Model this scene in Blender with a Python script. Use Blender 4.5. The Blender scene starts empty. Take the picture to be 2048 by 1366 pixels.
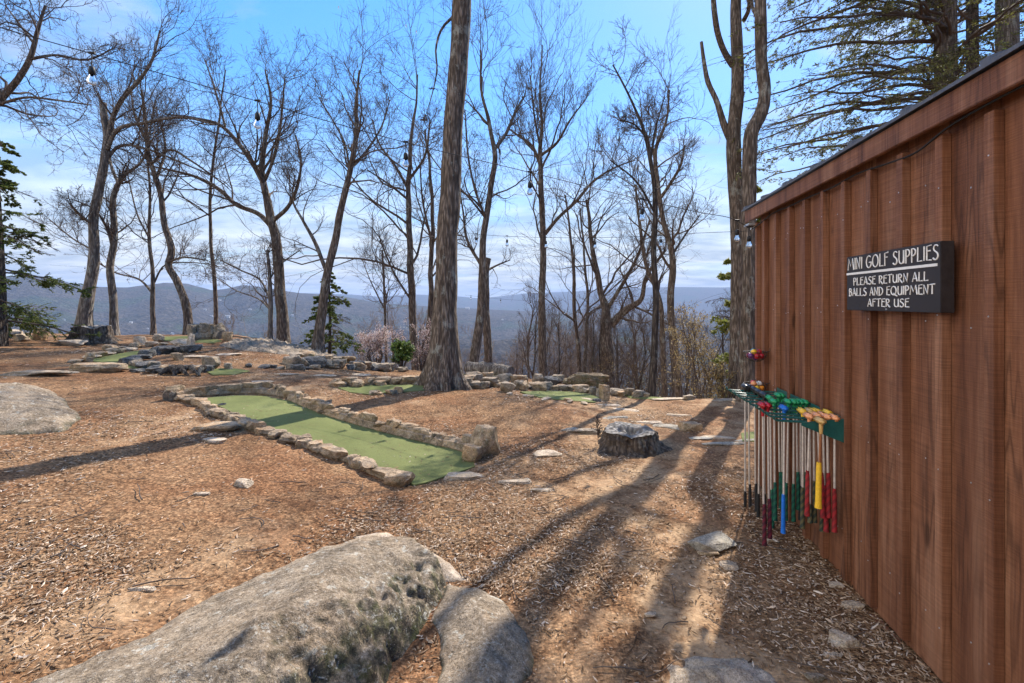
import bpy, bmesh, math
import numpy as np
from mathutils import Vector, Matrix, geometry
# ------------------------------------------------------------ camera, sky, sun
S = bpy.context.scene
F, CX, HY, CAMZ = 967.0, 1024.0, 604.0, 1.5
cam_d = bpy.data.cameras.new('camera'); cam = bpy.data.objects.new('camera', cam_d)
S.collection.objects.link(cam); S.camera = cam
cam.location = (0, 0, CAMZ); cam.rotation_euler = (math.radians(90), 0, 0)
cam_d.sensor_width = 36; cam_d.lens = F / 2048 * 36
cam_d.shift_y = -(683 - HY) / 2048; cam_d.clip_start = 0.05; cam_d.clip_end = 40000
S.render.resolution_x = 1024; S.render.resolution_y = 683
SUN_AZ, SUN_EL = math.radians(31), math.radians(43)
W = bpy.data.worlds.new('World'); S.world = W; W.use_nodes = True
def world():
    nt = W.node_tree; nt.nodes.clear(); N = nt.nodes.new; L = nt.links.new
    out = N('ShaderNodeOutputWorld'); bg = N('ShaderNodeBackground'); bg.inputs[1].default_value = 0.15
    sky = N('ShaderNodeTexSky'); sky.sky_type = 'NISHITA'; sky.sun_disc = False
    sky.sun_elevation = SUN_EL; sky.sun_rotation = SUN_AZ; sky.altitude = 800
    sky.air_density = 1.0; sky.dust_density = 0.3; sky.ozone_density = 3.0
    hs = N('ShaderNodeHueSaturation'); hs.inputs['Saturation'].default_value = 1.27; hs.inputs['Value'].default_value = 0.95
    L(sky.outputs[0], hs.inputs['Color'])
    # keep the glow near the sun from burning out: dim by overall brightness
    bw = N('ShaderNodeRGBToBW'); L(hs.outputs[0], bw.inputs[0])
    a1 = N('ShaderNodeMath'); a1.operation = 'MULTIPLY_ADD'; a1.inputs[1].default_value = 1 / 2.6; a1.inputs[2].default_value = 1.0; L(bw.outputs[0], a1.inputs[0])
    a2 = N('ShaderNodeMath'); a2.operation = 'DIVIDE'; a2.inputs[0].default_value = 1.35; L(a1.outputs[0], a2.inputs[1])
    vs_ = N('ShaderNodeVectorMath'); vs_.operation = 'SCALE'; L(hs.outputs[0], vs_.inputs[0]); L(a2.outputs[0], vs_.inputs['Scale'])
    tc = N('ShaderNodeTexCoord'); sep = N('ShaderNodeSeparateXYZ'); L(tc.outputs['Generated'], sep.inputs[0])
    # project the view direction onto a cloud layer high overhead
    zz = N('ShaderNodeMath'); zz.operation = 'ADD'; zz.inputs[1].default_value = 0.10; L(sep.outputs[2], zz.inputs[0])
    mz = N('ShaderNodeMath'); mz.operation = 'MAXIMUM'; mz.inputs[1].default_value = 0.03; L(zz.outputs[0], mz.inputs[0])
    dx = N('ShaderNodeMath'); dx.operation = 'DIVIDE'; L(sep.outputs[0], dx.inputs[0]); L(mz.outputs[0], dx.inputs[1])
    dy = N('ShaderNodeMath'); dy.operation = 'DIVIDE'; L(sep.outputs[1], dy.inputs[0]); L(mz.outputs[0], dy.inputs[1])
    cb = N('ShaderNodeCombineXYZ'); L(dx.outputs[0], cb.inputs[0]); L(dy.outputs[0], cb.inputs[1])
    def noise(sc, det, rough, off, dist=0.4):
        mp = N('ShaderNodeMapping'); mp.inputs['Location'].default_value = off; mp.inputs['Scale'].default_value = (1, 1.5, 1)
        L(cb.outputs[0], mp.inputs[0])
        n = N('ShaderNodeTexNoise'); n.inputs['Scale'].default_value = sc; n.inputs['Detail'].default_value = det
        n.inputs['Roughness'].default_value = rough; n.inputs['Distortion'].default_value = dist
        L(mp.outputs[0], n.inputs['Vector']); return n
    n1 = noise(0.85, 9, 0.6, (3.1, 1.7, 0))
    r1 = N('ShaderNodeValToRGB'); r1.color_ramp.elements[0].position = 0.53; r1.color_ramp.elements[1].position = 0.72
    L(n1.outputs[0], r1.inputs[0])
    # low layer of flat cloud near the horizon
    band = N('ShaderNodeMapRange'); band.interpolation_type = 'SMOOTHSTEP'
    band.inputs[1].default_value = 0.02; band.inputs[2].default_value = 0.40; band.inputs[3].default_value = 1; band.inputs[4].default_value = 0
    L(sep.outputs[2], band.inputs[0])
    n2 = noise(0.55, 8, 0.62, (0.3, 5.2, 0), 0.8)
    r2 = N('ShaderNodeValToRGB'); r2.color_ramp.elements[0].position = 0.20; r2.color_ramp.elements[1].position = 0.44
    L(n2.outputs[0], r2.inputs[0])
    bm_ = N('ShaderNodeMath'); bm_.operation = 'MULTIPLY'; L(band.outputs[0], bm_.inputs[0]); L(r2.outputs[0], bm_.inputs[1])
    hi = N('ShaderNodeMath'); hi.operation = 'MULTIPLY'; hi.inputs[1].default_value = 0.8; L(r1.outputs[0], hi.inputs[0])
    cov = N('ShaderNodeMath'); cov.operation = 'MAXIMUM'; L(hi.outputs[0], cov.inputs[0]); L(bm_.outputs[0], cov.inputs[1])
    # bright cloud added out of view, left and behind the camera, as fill light
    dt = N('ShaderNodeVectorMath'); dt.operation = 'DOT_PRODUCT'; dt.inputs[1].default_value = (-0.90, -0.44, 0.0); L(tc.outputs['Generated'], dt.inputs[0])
    sky_fill = N('ShaderNodeMapRange'); sky_fill.interpolation_type = 'SMOOTHSTEP'; sky_fill.inputs[1].default_value = 0.36; sky_fill.inputs[2].default_value = 0.75; L(dt.outputs['Value'], sky_fill.inputs[0])
    cov0 = cov; cov = N('ShaderNodeMath'); cov.operation = 'MAXIMUM'; L(cov0.outputs[0], cov.inputs[0]); L(sky_fill.outputs[0], cov.inputs[1])
    c2 = N('ShaderNodeMath'); c2.operation = 'MULTIPLY'; c2.inputs[1].default_value = 0.95; L(cov.outputs[0], c2.inputs[0])
    n3 = noise(1.6, 6, 0.6, (7, 2, 0), 0.3)
    r3 = N('ShaderNodeValToRGB'); r3.color_ramp.elements[0].position = 0.40; r3.color_ramp.elements[1].position = 0.65
    r3.color_ramp.elements[0].color = (1.35, 1.50, 1.75, 1); r3.color_ramp.elements[1].color = (2.75, 2.80, 2.85, 1)
    L(n3.outputs[0], r3.inputs[0])
    mx = N('ShaderNodeMix'); mx.data_type = 'RGBA'
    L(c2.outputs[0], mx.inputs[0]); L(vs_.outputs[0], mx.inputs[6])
    mb_ = N('ShaderNodeMix'); mb_.data_type = 'RGBA'; mb_.inputs[7].default_value = (6.2, 5.8, 5.3, 1); L(sky_fill.outputs[0], mb_.inputs[0]); L(r3.outputs[0], mb_.inputs[6]); L(mb_.outputs[2], mx.inputs[7])
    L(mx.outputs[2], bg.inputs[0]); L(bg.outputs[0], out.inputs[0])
world()
sd = bpy.data.lights.new('sun', 'SUN'); sun = bpy.data.objects.new('sun', sd); S.collection.objects.link(sun)
sd.energy = 3.3; sd.angle = math.radians(0.5); sd.color = (1.0, 0.93, 0.83)
sv = Vector((math.sin(SUN_AZ) * math.cos(SUN_EL), math.cos(SUN_AZ) * math.cos(SUN_EL), math.sin(SUN_EL)))
sun.rotation_euler = sv.to_track_quat('Z', 'Y').to_euler(); sun.location = sv * 40
S.view_settings.view_transform = 'Standard'; S.view_settings.look = 'None'
S.view_settings.gamma = 1; S.view_settings.use_curve_mapping = False
S.view_settings.exposure = 1.5

# ------------------------------------------------------------ helpers
rng = np.random.default_rng(7)
_tab = np.random.default_rng(3).random(4096)
def _h(i, j, k):
    return _tab[(i * 73 + j * 179 + k * 283 + (i * j) * 7 + j * k * 13) % 4096]
def noise3(x, y, z):
    x, y, z = np.broadcast_arrays(np.asarray(x, float), np.asarray(y, float), np.asarray(z, float))
    i = np.floor(x).astype(np.int64); j = np.floor(y).astype(np.int64); k = np.floor(z).astype(np.int64)
    u = x - i; v = y - j; w = z - k
    u = u * u * (3 - 2 * u); v = v * v * (3 - 2 * v); w = w * w * (3 - 2 * w)
    r = 0
    for a in (0, 1):
        for b in (0, 1):
            for c in (0, 1):
                r = r + _h(i + a, j + b, k + c) * (u if a else 1 - u) * (v if b else 1 - v) * (w if c else 1 - w)
    return r * 2 - 1
def fbm(x, y, z=0.0, o=4, g=0.5):
    r = 0; a = 1.0; f = 1.0
    for q in range(o):
        r = r + a * noise3(np.asarray(x) * f + q * 17.3, np.asarray(y) * f + q * 5.1, np.asarray(z) * f + q * 3.7); a *= g; f *= 2.03
    return r
def sstep(a, b, x):
    t = np.clip((np.asarray(x, float) - a) / (b - a), 0, 1); return t * t * (3 - 2 * t)

# ---- the lie of the land: a knoll with a drop-off, then valley and ridges
_ex = np.array([-900, -400, 0, 200, 450, 560, 650, 750, 850, 1000, 1100, 1200, 1300, 1400, 1500, 1700, 2100, 3000])
_ey = np.array([640, 655, 664, 670, 668, 684, 710, 733, 745, 750, 765, 780, 795, 798, 801, 800, 790, 780])
_eY = np.array([13, 13, 13, 13, 13, 12.8, 12, 11.6, 11.4, 10.6, 10.0, 9.2, 8.1, 7.8, 7.7, 9, 10, 10])
_ephi = np.arctan2(_ex - CX, F)
_er = _eY / np.cos(_ephi)
_ez = CAMZ - (_ey - HY) / F * _eY
_ephi = np.concatenate([[-math.pi, -2.0, -1.5], _ephi, [1.6, 2.2, math.pi]])
_er = np.concatenate([[30, 30, 24], _er, [24, 30, 30]]); _ez = np.concatenate([[0.3, 0.5, 0.6], _ez, [-0.1, 0, 0.3]])
# skyline elevations (photo rows) of the two ridges
_rx = np.array([-2500, -600, 0, 60, 110, 150, 200, 255, 330, 375, 425, 455, 485, 520, 600, 680, 760, 850, 1000, 1200, 1500, 2600])
_ry = np.array([585, 560, 554, 549, 557, 569, 574, 575, 566, 568, 581, 577, 570, 574, 586, 592, 606, 612, 620, 628, 630, 600])
_fx = np.array([-2500, 0, 400, 600, 700, 760, 830, 900, 960, 1050, 1150, 1250, 1350, 1450, 1600, 2600])
_fy = np.array([590, 585, 588, 586, 589, 594, 589, 591, 597, 587, 583, 576, 574, 575, 572, 585])
def H(x, y):
    x = np.asarray(x, float); y = np.asarray(y, float)
    phi = np.arctan2(x, y); r = np.hypot(x, y) + 1e-6
    R = np.interp(phi, _ephi, _er); ze = np.interp(phi, _ephi, _ez)
    d = np.maximum(0, -x - 0.7); f = 0.6 * (1 - np.exp(-d / 4))
    k = sstep(0.5, 1.0, r / R)
    z = f + (ze - f) * k
    z = z + 0.13 * np.exp(-(((x - 0.3) / 1.3) ** 2 + ((y - 6.6) / 1.0) ** 2))
    z = z + 0.20 * np.exp(-(((x + 0.95) / 1.5) ** 2 + ((y - 8.1) / 1.1) ** 2))
    z = z + 0.02 * noise3(x * 0.9, y * 0.9, 1.0) * sstep(1.5, 3, r)
    o = r - R
    drop = np.where(o > 0, 0.60 * (np.sqrt(o * o + 0.5) - 0.707), 0) + np.where(o > 0, 0.05 * o, 0)
    near = z - drop
    far_r = np.maximum(r, 50.0)
    c = np.cos(np.clip(phi, -1.3, 1.3)); px = CX + F * np.tan(np.clip(phi, -1.3, 1.3))
    e1 = CAMZ + (HY - np.interp(px, _rx, _ry)) / F * 3600 * c
    e2 = CAMZ + (HY - np.interp(px, _fx, _fy)) / F * 7600 * c
    base = -205 + 10 * noise3(x / 700, y / 700, 4.0)
    sp = fbm(x / 620, y / 620, 2.0, 4, 0.5)
    rid = 1 - np.abs(fbm(x / 480 + 3, y / 480, 6.0, 3, 0.5))
    foot = (rid - 0.45) * 150 * sstep(500, 1300, r) * (1 - 0.8 * sstep(3000, 3600, r)) * (0.9 + 0.25 * sp)
    m1 = np.exp(-((r - 3600) / np.where(r < 3600, 1150, 700)) ** 2)
    m2 = np.exp(-((r - 7600) / np.where(r < 7600, 1500, 900)) ** 2)
    v = base + (e1 - base) * m1 + foot * (1 - m1)
    v = np.maximum(v, base + (e2 - base) * m2)
    v = v + 5 * fbm(x / 90, y / 90, 9.0, 3) * sstep(300, 900, r) * (1 - 0.75 * np.maximum(m1, m2) ** 4)
    # a wooded spur low on the right
    v = v + 95 * np.exp(-(((phi - 0.30) / 0.22) ** 2)) * np.exp(-((r - 1500) / 450) ** 2)
    out = np.maximum(near, np.where(r > 40, v, -1e9))
    return out
def at(px, py, ymax=9000, rim=True):
    """where the sight line through a photo pixel meets the land"""
    Y = np.geomspace(1.0, ymax, 6000); u = (px - CX) / F; v = (HY - py) / F
    z = CAMZ + v * Y; h = H(u * Y, Y); i = int(np.argmax(z < h))
    if i == 0: i = 5999
    a, b = Y[i - 1], Y[i]
    for _ in range(18):
        m = (a + b) / 2
        if CAMZ + v * m < float(H(u * m, m)): b = m
        else: a = m
    if rim:
        R_ = float(np.interp(math.atan2(u, 1), _ephi, _er)) * math.cos(math.atan2(u, 1))
        if b > R_ * 1.04: b = R_ * 1.0
    return np.array([u * b, b, float(H(u * b, b))])
def pt(px, py, Y):
    return np.array([(px - CX) / F * Y, Y, CAMZ + (HY - py) / F * Y])

# ---- mesh plumbing
COL = S.collection
class MB:
    def __init__(s): s.v = []; s.q = []; s.t = []; s.n = 0
    def add(s, V, Q=None, T=None):
        V = np.asarray(V, float).reshape(-1, 3); s.v.append(V)
        if Q is not None and len(Q): s.q.append(np.asarray(Q, np.int64).reshape(-1, 4) + s.n)
        if T is not None and len(T): s.t.append(np.asarray(T, np.int64).reshape(-1, 3) + s.n)
        s.n += len(V); return s
    def build(s, name, mat, parent=None, loc=None, smooth=True, rot=None):
        V = np.concatenate(s.v) if s.v else np.zeros((0, 3))
        if loc is not None: V = V - np.asarray(loc)
        elif parent is not None and parent.get('_base') is not None: V = V - np.array(parent['_base'])
        Q = np.concatenate(s.q) if s.q else np.zeros((0, 4), np.int64); T = np.concatenate(s.t) if s.t else np.zeros((0, 3), np.int64)
        me = bpy.data.meshes.new(name); me.vertices.add(len(V)); me.vertices.foreach_set('co', V.astype(np.float32).ravel())
        nl = len(Q) * 4 + len(T) * 3; me.loops.add(nl); me.polygons.add(len(Q) + len(T))
        me.loops.foreach_set('vertex_index', np.concatenate([Q.ravel(), T.ravel()]).astype(np.int32))
        me.polygons.foreach_set('loop_start', np.concatenate([np.arange(len(Q)) * 4, len(Q) * 4 + np.arange(len(T)) * 3]).astype(np.int32))
        me.polygons.foreach_set('use_smooth', np.full(len(Q) + len(T), smooth))
        me.update(calc_edges=True); me.validate()
        if mat is not None: me.materials.append(mat)
        o = bpy.data.objects.new(name, me); COL.objects.link(o)
        if parent is not None: o.parent = parent
        if loc is not None: o.location = loc
        if rot is not None: o.rotation_euler = (0, 0, rot)
        return o
    def box(s, a, b, jit=0):
        x0, y0, z0 = a; x1, y1, z1 = b
        V = [(x0, y0, z0), (x1, y0, z0), (x1, y1, z0), (x0, y1, z0), (x0, y0, z1), (x1, y0, z1), (x1, y1, z1), (x0, y1, z1)]
        return s.add(V, [(0, 3, 2, 1), (4, 5, 6, 7), (0, 1, 5, 4), (1, 2, 6, 5), (2, 3, 7, 6), (3, 0, 4, 7)])
    def bbox(s, a, b, e=0.003):
        """box with bevelled edges"""
        bm = bmesh.new(); r = bmesh.ops.create_cube(bm, size=1)
        for v in bm.verts: v.co = Vector([a[i] + (v.co[i] + .5) * (b[i] - a[i]) for i in range(3)])
        bmesh.ops.bevel(bm, geom=list(bm.edges), offset=e, segments=2, affect='EDGES')
        return s.bm(bm)
    def bm(s, bm, mat=None):
        bmesh.ops.triangulate(bm, faces=[f for f in bm.faces if len(f.verts) > 4])
        bm.verts.index_update()
        V = [mat @ v.co if mat else v.co for v in bm.verts]
        Q = [[v.index for v in f.verts] for f in bm.faces if len(f.verts) == 4]; T = [[v.index for v in f.verts] for f in bm.faces if len(f.verts) == 3]
        s.add([tuple(v) for v in V], Q, T); bm.free(); return s
def tag(o, label, cat, group=None):
    o['label'] = label; o['category'] = cat
    if group: o['group'] = group
    return o
def struct(o, kind='structure'): o['kind'] = kind; return o
def thing(name, label, cat, base, group=None, rot=0):
    o = bpy.data.objects.new(name, None); COL.objects.link(o); o.location = tuple(float(q) for q in base); o.rotation_euler = (0, 0, rot)
    o.empty_display_size = 0.1
    if rot == 0: o['_base'] = [float(q) for q in base]
    return tag(o, label, cat, group)
def norm(a): return a / np.maximum(np.linalg.norm(a, axis=-1, keepdims=True), 1e-9)
def tubes(mb, P, R, k, cap=False):
    """P (B,N,3) paths, R (B,N) radii"""
    B, N, _ = P.shape
    T = np.empty_like(P); T[:, 1:-1] = P[:, 2:] - P[:, :-2]; T[:, 0] = P[:, 1] - P[:, 0]; T[:, -1] = P[:, -1] - P[:, -2]; T = norm(T)
    ref = np.where(np.abs(T[:, 0:1, 2:3]) > 0.9, np.array([1.0, 0, 0]), np.array([0, 0, 1.0])); ref = np.broadcast_to(ref, (B, 1, 3))[:, 0]
    A = np.empty_like(P); a = norm(np.cross(T[:, 0], ref)); A[:, 0] = a
    for i in range(1, N):
        a = norm(a - (a * T[:, i]).sum(-1, keepdims=True) * T[:, i]); A[:, i] = a
    C = np.cross(T, A); th = np.arange(k) / k * 2 * np.pi
    V = P[:, :, None] + R[:, :, None, None] * (A[:, :, None] * np.cos(th)[:, None] + C[:, :, None] * np.sin(th)[:, None])
    b, n, j = np.meshgrid(np.arange(B), np.arange(N - 1), np.arange(k), indexing='ij'); j2 = (j + 1) % k
    i0 = (b * N + n) * k
    Q = np.stack([i0 + j, i0 + j2, i0 + k + j2, i0 + k + j], -1).reshape(-1, 4)
    mb.add(V, Q)
    if cap:
        V0 = V.reshape(B, N, k, 3)
        for e in (0, N - 1):
            c = P[:, e]; base = mb.n
            for bb in range(B):
                mb.add(np.vstack([V0[bb, e], c[bb:bb + 1]]), None, [(q, (q + 1) % k, k) if e else ((q + 1) % k, q, k) for q in range(k)])
    return mb
def tube(mb, pts, r, k=8, cap=True):
    pts = np.asarray(pts, float); r = np.broadcast_to(np.asarray(r, float), (len(pts),))
    return tubes(mb, pts[None], r[None], k, cap)
def lathe(mb, c, prof, k=16, sq=1.0):
    """prof: (radius, z) list round a vertical axis at c"""
    th = np.arange(k) / k * 2 * np.pi; n = len(prof)
    V = np.array([[(c[0] + r * math.cos(t), c[1] + sq * r * math.sin(t), c[2] + z) for t in th] for r, z in prof])
    a, j = np.meshgrid(np.arange(n - 1), np.arange(k), indexing='ij'); j2 = (j + 1) % k
    return mb.add(V, np.stack([a * k + j, a * k + j2, (a + 1) * k + j2, (a + 1) * k + j], -1).reshape(-1, 4))
def resample(P, n, *ex):
    P = np.asarray(P, float); d = np.r_[0, np.cumsum(np.linalg.norm(np.diff(P, axis=0), axis=1))]; t = np.linspace(0, d[-1], n)
    # Catmull-Rom style smooth interpolation through cumulative length
    def ip(col):
        m = np.gradient(col, d) if len(d) > 2 else np.full(len(col), (col[-1] - col[0]) / max(d[-1], 1e-9))
        i = np.clip(np.searchsorted(d, t, 'right') - 1, 0, len(d) - 2); h = d[i + 1] - d[i]; s = (t - d[i]) / h
        return (2*s**3-3*s**2+1)*col[i] + (s**3-2*s**2+s)*h*m[i] + (-2*s**3+3*s**2)*col[i+1] + (s**3-s**2)*h*m[i+1]
    out = [np.stack([ip(P[:, c]) for c in range(3)], -1)]
    for e in ex: out.append(np.interp(t, d, e))
    return out if len(out) > 1 else out[0]
_ico = {}
def ico(n):
    if n not in _ico:
        bm = bmesh.new(); bmesh.ops.create_icosphere(bm, subdivisions=n, radius=1); bm.verts.index_update()
        _ico[n] = (np.array([tuple(v.co) for v in bm.verts]), np.array([[v.index for v in f.verts] for f in bm.faces])); bm.free()
    return _ico[n]
def rock_verts(dims, seed, sub=3, cuts=9, rot=0.0, rough=0.06, flat=False):
    V, T = ico(sub); V = V.copy(); r = np.random.default_rng(seed); V = V / (np.max(np.abs(V), axis=1) ** 0.55)[:, None] * 0.92 * r.uniform(0.85, 1.1, 3)
    for c in range(cuts):
        n = norm(r.normal(size=3)); 
        if c == 0: n = np.array([0.05, 0.02, 1.0]); n = norm(n)
        dd = r.uniform(0.52, 0.82)
        if c == 0: dd = 0.55
        e = np.maximum(0, V @ n - dd); V = V - (e * 0.97)[:, None] * n
    V = V * (1 + rough * fbm(V[:, 0] * 2.2 + seed, V[:, 1] * 2.2, V[:, 2] * 2.2, 3)[:, None])
    V = V + rough * 0.35 * (fbm(V[:, 0] * 7, V[:, 1] * 7 + seed, V[:, 2] * 7, 2)[:, None]) * norm(V)
    mn = V.min(0); mx = V.max(0); V = (V - (mn + mx) / 2) / (mx - mn) * np.asarray(dims)
    c, s = math.cos(rot), math.sin(rot)
    return V @ np.array([[c, s, 0], [-s, c, 0], [0, 0, 1]]), T
def inpoly(x, y, P):
    P = np.asarray(P); ins = np.zeros(np.shape(x), bool); n = len(P)
    for i in range(n):
        x0, y0 = P[i][:2]; x1, y1 = P[(i + 1) % n][:2]
        c = ((y0 > y) != (y1 > y)) & (x < (x1 - x0) * (y - y0) / (y1 - y0 + 1e-12) + x0); ins ^= c
    return ins
def segdist(x, y, P, closed=True):
    P = np.asarray(P)[:, :2]; n = len(P); best = np.full(np.shape(x), 1e9)
    for i in range(n if closed else n - 1):
        a = P[i]; b = P[(i + 1) % n]; ab = b - a; t = np.clip(((x - a[0]) * ab[0] + (y - a[1]) * ab[1]) / (ab @ ab + 1e-12), 0, 1)
        best = np.minimum(best, np.hypot(x - a[0] - t * ab[0], y - a[1] - t * ab[1]))
    return best

# ------------------------------------------------------------ materials
def mat(name, build):
    m = bpy.data.materials.new(name); m.use_nodes = True; nt = m.node_tree; nt.nodes.clear()
    out = nt.nodes.new('ShaderNodeOutputMaterial'); p = nt.nodes.new('ShaderNodeBsdfPrincipled'); nt.links.new(p.outputs[0], out.inputs[0])
    build(G(nt, p)); return m
class G:
    def __init__(s, nt, p): s.nt = nt; s.p = p; s.N = nt.nodes.new; s.L = nt.links.new
    def obj(s, sc=(1, 1, 1), out='Object'):
        t = s.N('ShaderNodeTexCoord'); m = s.N('ShaderNodeMapping'); m.inputs['Scale'].default_value = sc; s.L(t.outputs[out], m.inputs[0]); return m.outputs[0]
    def pos(s, sc=(1, 1, 1)):
        t = s.N('ShaderNodeNewGeometry'); m = s.N('ShaderNodeMapping'); m.inputs['Scale'].default_value = sc; s.L(t.outputs['Position'], m.inputs[0]); return m.outputs[0]
    def noise(s, vec, sc, det=4, rough=0.55, dist=0.0):
        n = s.N('ShaderNodeTexNoise'); s.L(vec, n.inputs['Vector']); n.inputs['Scale'].default_value = sc; n.inputs['Detail'].default_value = det
        n.inputs['Roughness'].default_value = rough; n.inputs['Distortion'].default_value = dist; return n.outputs[0]
    def voro(s, vec, sc, feat='F1', out='Distance'):
        n = s.N('ShaderNodeTexVoronoi'); n.feature = feat; s.L(vec, n.inputs['Vector']); n.inputs['Scale'].default_value = sc; return n.outputs[out]
    def ramp(s, f, stops):
        r = s.N('ShaderNodeValToRGB'); s.L(f, r.inputs[0]); cr = r.color_ramp
        while len(cr.elements) < len(stops): cr.elements.new(0.5)
        for e, (p, c) in zip(cr.elements, stops): e.position = p; e.color = (c if len(c) == 4 else (*c, 1)) if not isinstance(c, (int, float)) else (c, c, c, 1)
        return r.outputs[0]
    def mix(s, f, a, b, mode='MIX'):
        m = s.N('ShaderNodeMix'); m.data_type = 'RGBA'; m.blend_type = mode
        for v, i in ((f, 0), (a, 6), (b, 7)):
            if isinstance(v, (int, float)): m.inputs[i].default_value = v
            elif isinstance(v, tuple): m.inputs[i].default_value = (*v, 1)
            else: s.L(v, m.inputs[i])
        return m.outputs[2]
    def math(s, op, a, b=0.0):
        m = s.N('ShaderNodeMath'); m.operation = op
        for v, i in ((a, 0), (b, 1)):
            if isinstance(v, (int, float)): m.inputs[i].default_value = v
            else: s.L(v, m.inputs[i])
        return m.outputs[0]
    def bump(s, h, st=0.5, d=0.01, prev=None):
        b = s.N('ShaderNodeBump'); b.inputs['Strength'].default_value = st; b.inputs['Distance'].default_value = d; s.L(h, b.inputs['Height'])
        if prev is not None: s.L(prev, b.inputs['Normal'])
        return b.outputs[0]
    def set(s, col=None, rough=0.85, nrm=None, spec=0.3, metal=0.0):
        if col is not None:
            if isinstance(col, tuple): s.p.inputs['Base Color'].default_value = (*col, 1)
            else: s.L(col, s.p.inputs['Base Color'])
        if isinstance(rough, (int, float)): s.p.inputs['Roughness'].default_value = rough
        else: s.L(rough, s.p.inputs['Roughness'])
        s.p.inputs['Specular IOR Level'].default_value = spec; s.p.inputs['Metallic'].default_value = metal
        if nrm is not None: s.L(nrm, s.p.inputs['Normal'])
def isl(g):
    n = g.N('ShaderNodeNewGeometry'); return n.outputs['Random Per Island']

def m_ground(g):
    v = g.pos(); big = g.noise(v, 0.42, 3, 0.6); mid = g.noise(v, 3.0, 6, 0.65, 0.6); fine = g.noise(v, 38, 5, 0.7)
    st = g.voro(g.pos((60, 130, 60)), 1.0, 'F1', 'Color'); st2 = g.voro(g.pos((140, 55, 60)), 1.0, 'F1', 'Color')
    mulch = g.ramp(fine, [(0.28, (0.070, 0.042, 0.024)), (0.45, (0.205, 0.126, 0.069)), (0.62, (0.35, 0.236, 0.138)), (0.78, (0.52, 0.40, 0.27))])
    bw = g.N('ShaderNodeRGBToBW'); g.L(st, bw.inputs[0]); bw2 = g.N('ShaderNodeRGBToBW'); g.L(st2, bw2.inputs[0])
    ch = g.ramp(bw.outputs[0], [(0.2, (0.45, 0.40, 0.36)), (0.8, (1.5, 1.35, 1.2))]); ch2 = g.ramp(bw2.outputs[0], [(0.2, (0.55, 0.5, 0.5)), (0.8, (1.4, 1.35, 1.3))])
    mulch = g.mix(0.8, mulch, ch, 'MULTIPLY'); mulch = g.mix(0.7, mulch, ch2, 'MULTIPLY')
    dirt = g.ramp(fine, [(0.3, (0.36, 0.235, 0.130)), (0.7, (0.56, 0.39, 0.235))])
    m = g.math('MULTIPLY', g.ramp(big, [(0.50, 0.0), (0.62, 1.0)]), g.ramp(mid, [(0.42, 0.0), (0.6, 0.85)]))
    sp = g.N('ShaderNodeSeparateXYZ'); g.L(g.pos(), sp.inputs[0])
    off = g.math('SUBTRACT', sp.outputs[0], g.math('ADD', g.math('MULTIPLY', sp.outputs[1], 0.13), 0.60)); 
    k_ = g.math('ABSOLUTE', g.math('ADD', off, g.math('MULTIPLY', g.math('SUBTRACT', mid, 0.5), 1.6)))
    path = g.math('MULTIPLY', g.ramp(k_, [(0.15, 0.75), (0.75, 0.0)]), g.ramp(mid, [(0.40, 0.2), (0.52, 1.0)]))
    m = g.math('MAXIMUM', m, path)
    col = g.mix(m, mulch, dirt)
    rd = g.noise(g.pos(), 0.9, 5, 0.65, 0.8); col = g.mix(g.ramp(rd, [(0.45, 0.0), (0.60, 0.55)]), col, (0.72, 0.52, 0.42), 'MULTIPLY')
    lo = g.noise(g.pos(), 1.7, 5, 0.65, 0.5); col = g.mix(g.ramp(lo, [(0.36, 0.6), (0.47, 0.0)]), col, (0.62, 0.60, 0.60), 'MULTIPLY')
    col = g.mix(g.ramp(mid, [(0.35, 0.55), (0.55, 0.0)]), col, (0.50, 0.40, 0.32), 'MULTIPLY')
    b1 = g.bump(fine, 0.9, 0.012); b2 = g.bump(bw.outputs[0], 0.8, 0.008, b1)
    g.set(col, 0.95, b2, 0.15)
def m_hills(g):
    v = g.pos(); f = g.noise(v, 0.04, 7, 0.72); m = g.noise(v, 0.0035, 5, 0.6); c = g.voro(g.pos((1, 1, 1)), 0.09)
    bare = g.ramp(f, [(0.34, (0.016, 0.013, 0.011)), (0.5, (0.052, 0.042, 0.032)), (0.66, (0.115, 0.094, 0.070))])
    ever = g.ramp(f, [(0.35, (0.012, 0.022, 0.012)), (0.65, (0.06, 0.08, 0.04))])
    col = g.mix(g.ramp(m, [(0.53, 0.0), (0.62, 0.8)]), bare, ever)
    meadow = g.ramp(g.noise(v, 0.006, 4, 0.6, 1.0), [(0.70, 0.0), (0.74, 0.7)])
    col = g.mix(meadow, col, (0.13, 0.13, 0.06))
    g.set(col, 1.0, g.bump(g.math('ADD', f, g.math('MULTIPLY', c, -0.5)), 1.0, 14), 0.05)
def m_bark(c0, c1, c2, lich=0.4, sc=1.0):
    def f(g):
        v = g.obj((14 * sc, 14 * sc, 2.2 * sc)); n = g.noise(v, 1.6, 7, 0.7, 0.9); r = g.voro(g.obj((26 * sc, 26 * sc, 4.5 * sc)), 1.3, 'F1')
        col = g.ramp(n, [(0.30, c0), (0.5, c1), (0.70, c2)])
        col = g.mix(g.ramp(r, [(0.15, 0.0), (0.65, 0.75)]), col, (c0[0] * .7, c0[1] * .7, c0[2] * .7))
        l = g.noise(g.obj((3.5, 3.5, 2.2)), 1.5, 6, 0.75)
        col = g.mix(g.ramp(l, [(0.56, 0.0), (0.64, lich)]), col, (0.36, 0.37, 0.32))
        h = g.math('SUBTRACT', n, g.math('MULTIPLY', r, 0.8))
        g.set(col, 0.95, g.bump(h, 1.0, 0.035), 0.1)
    return f
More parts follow.
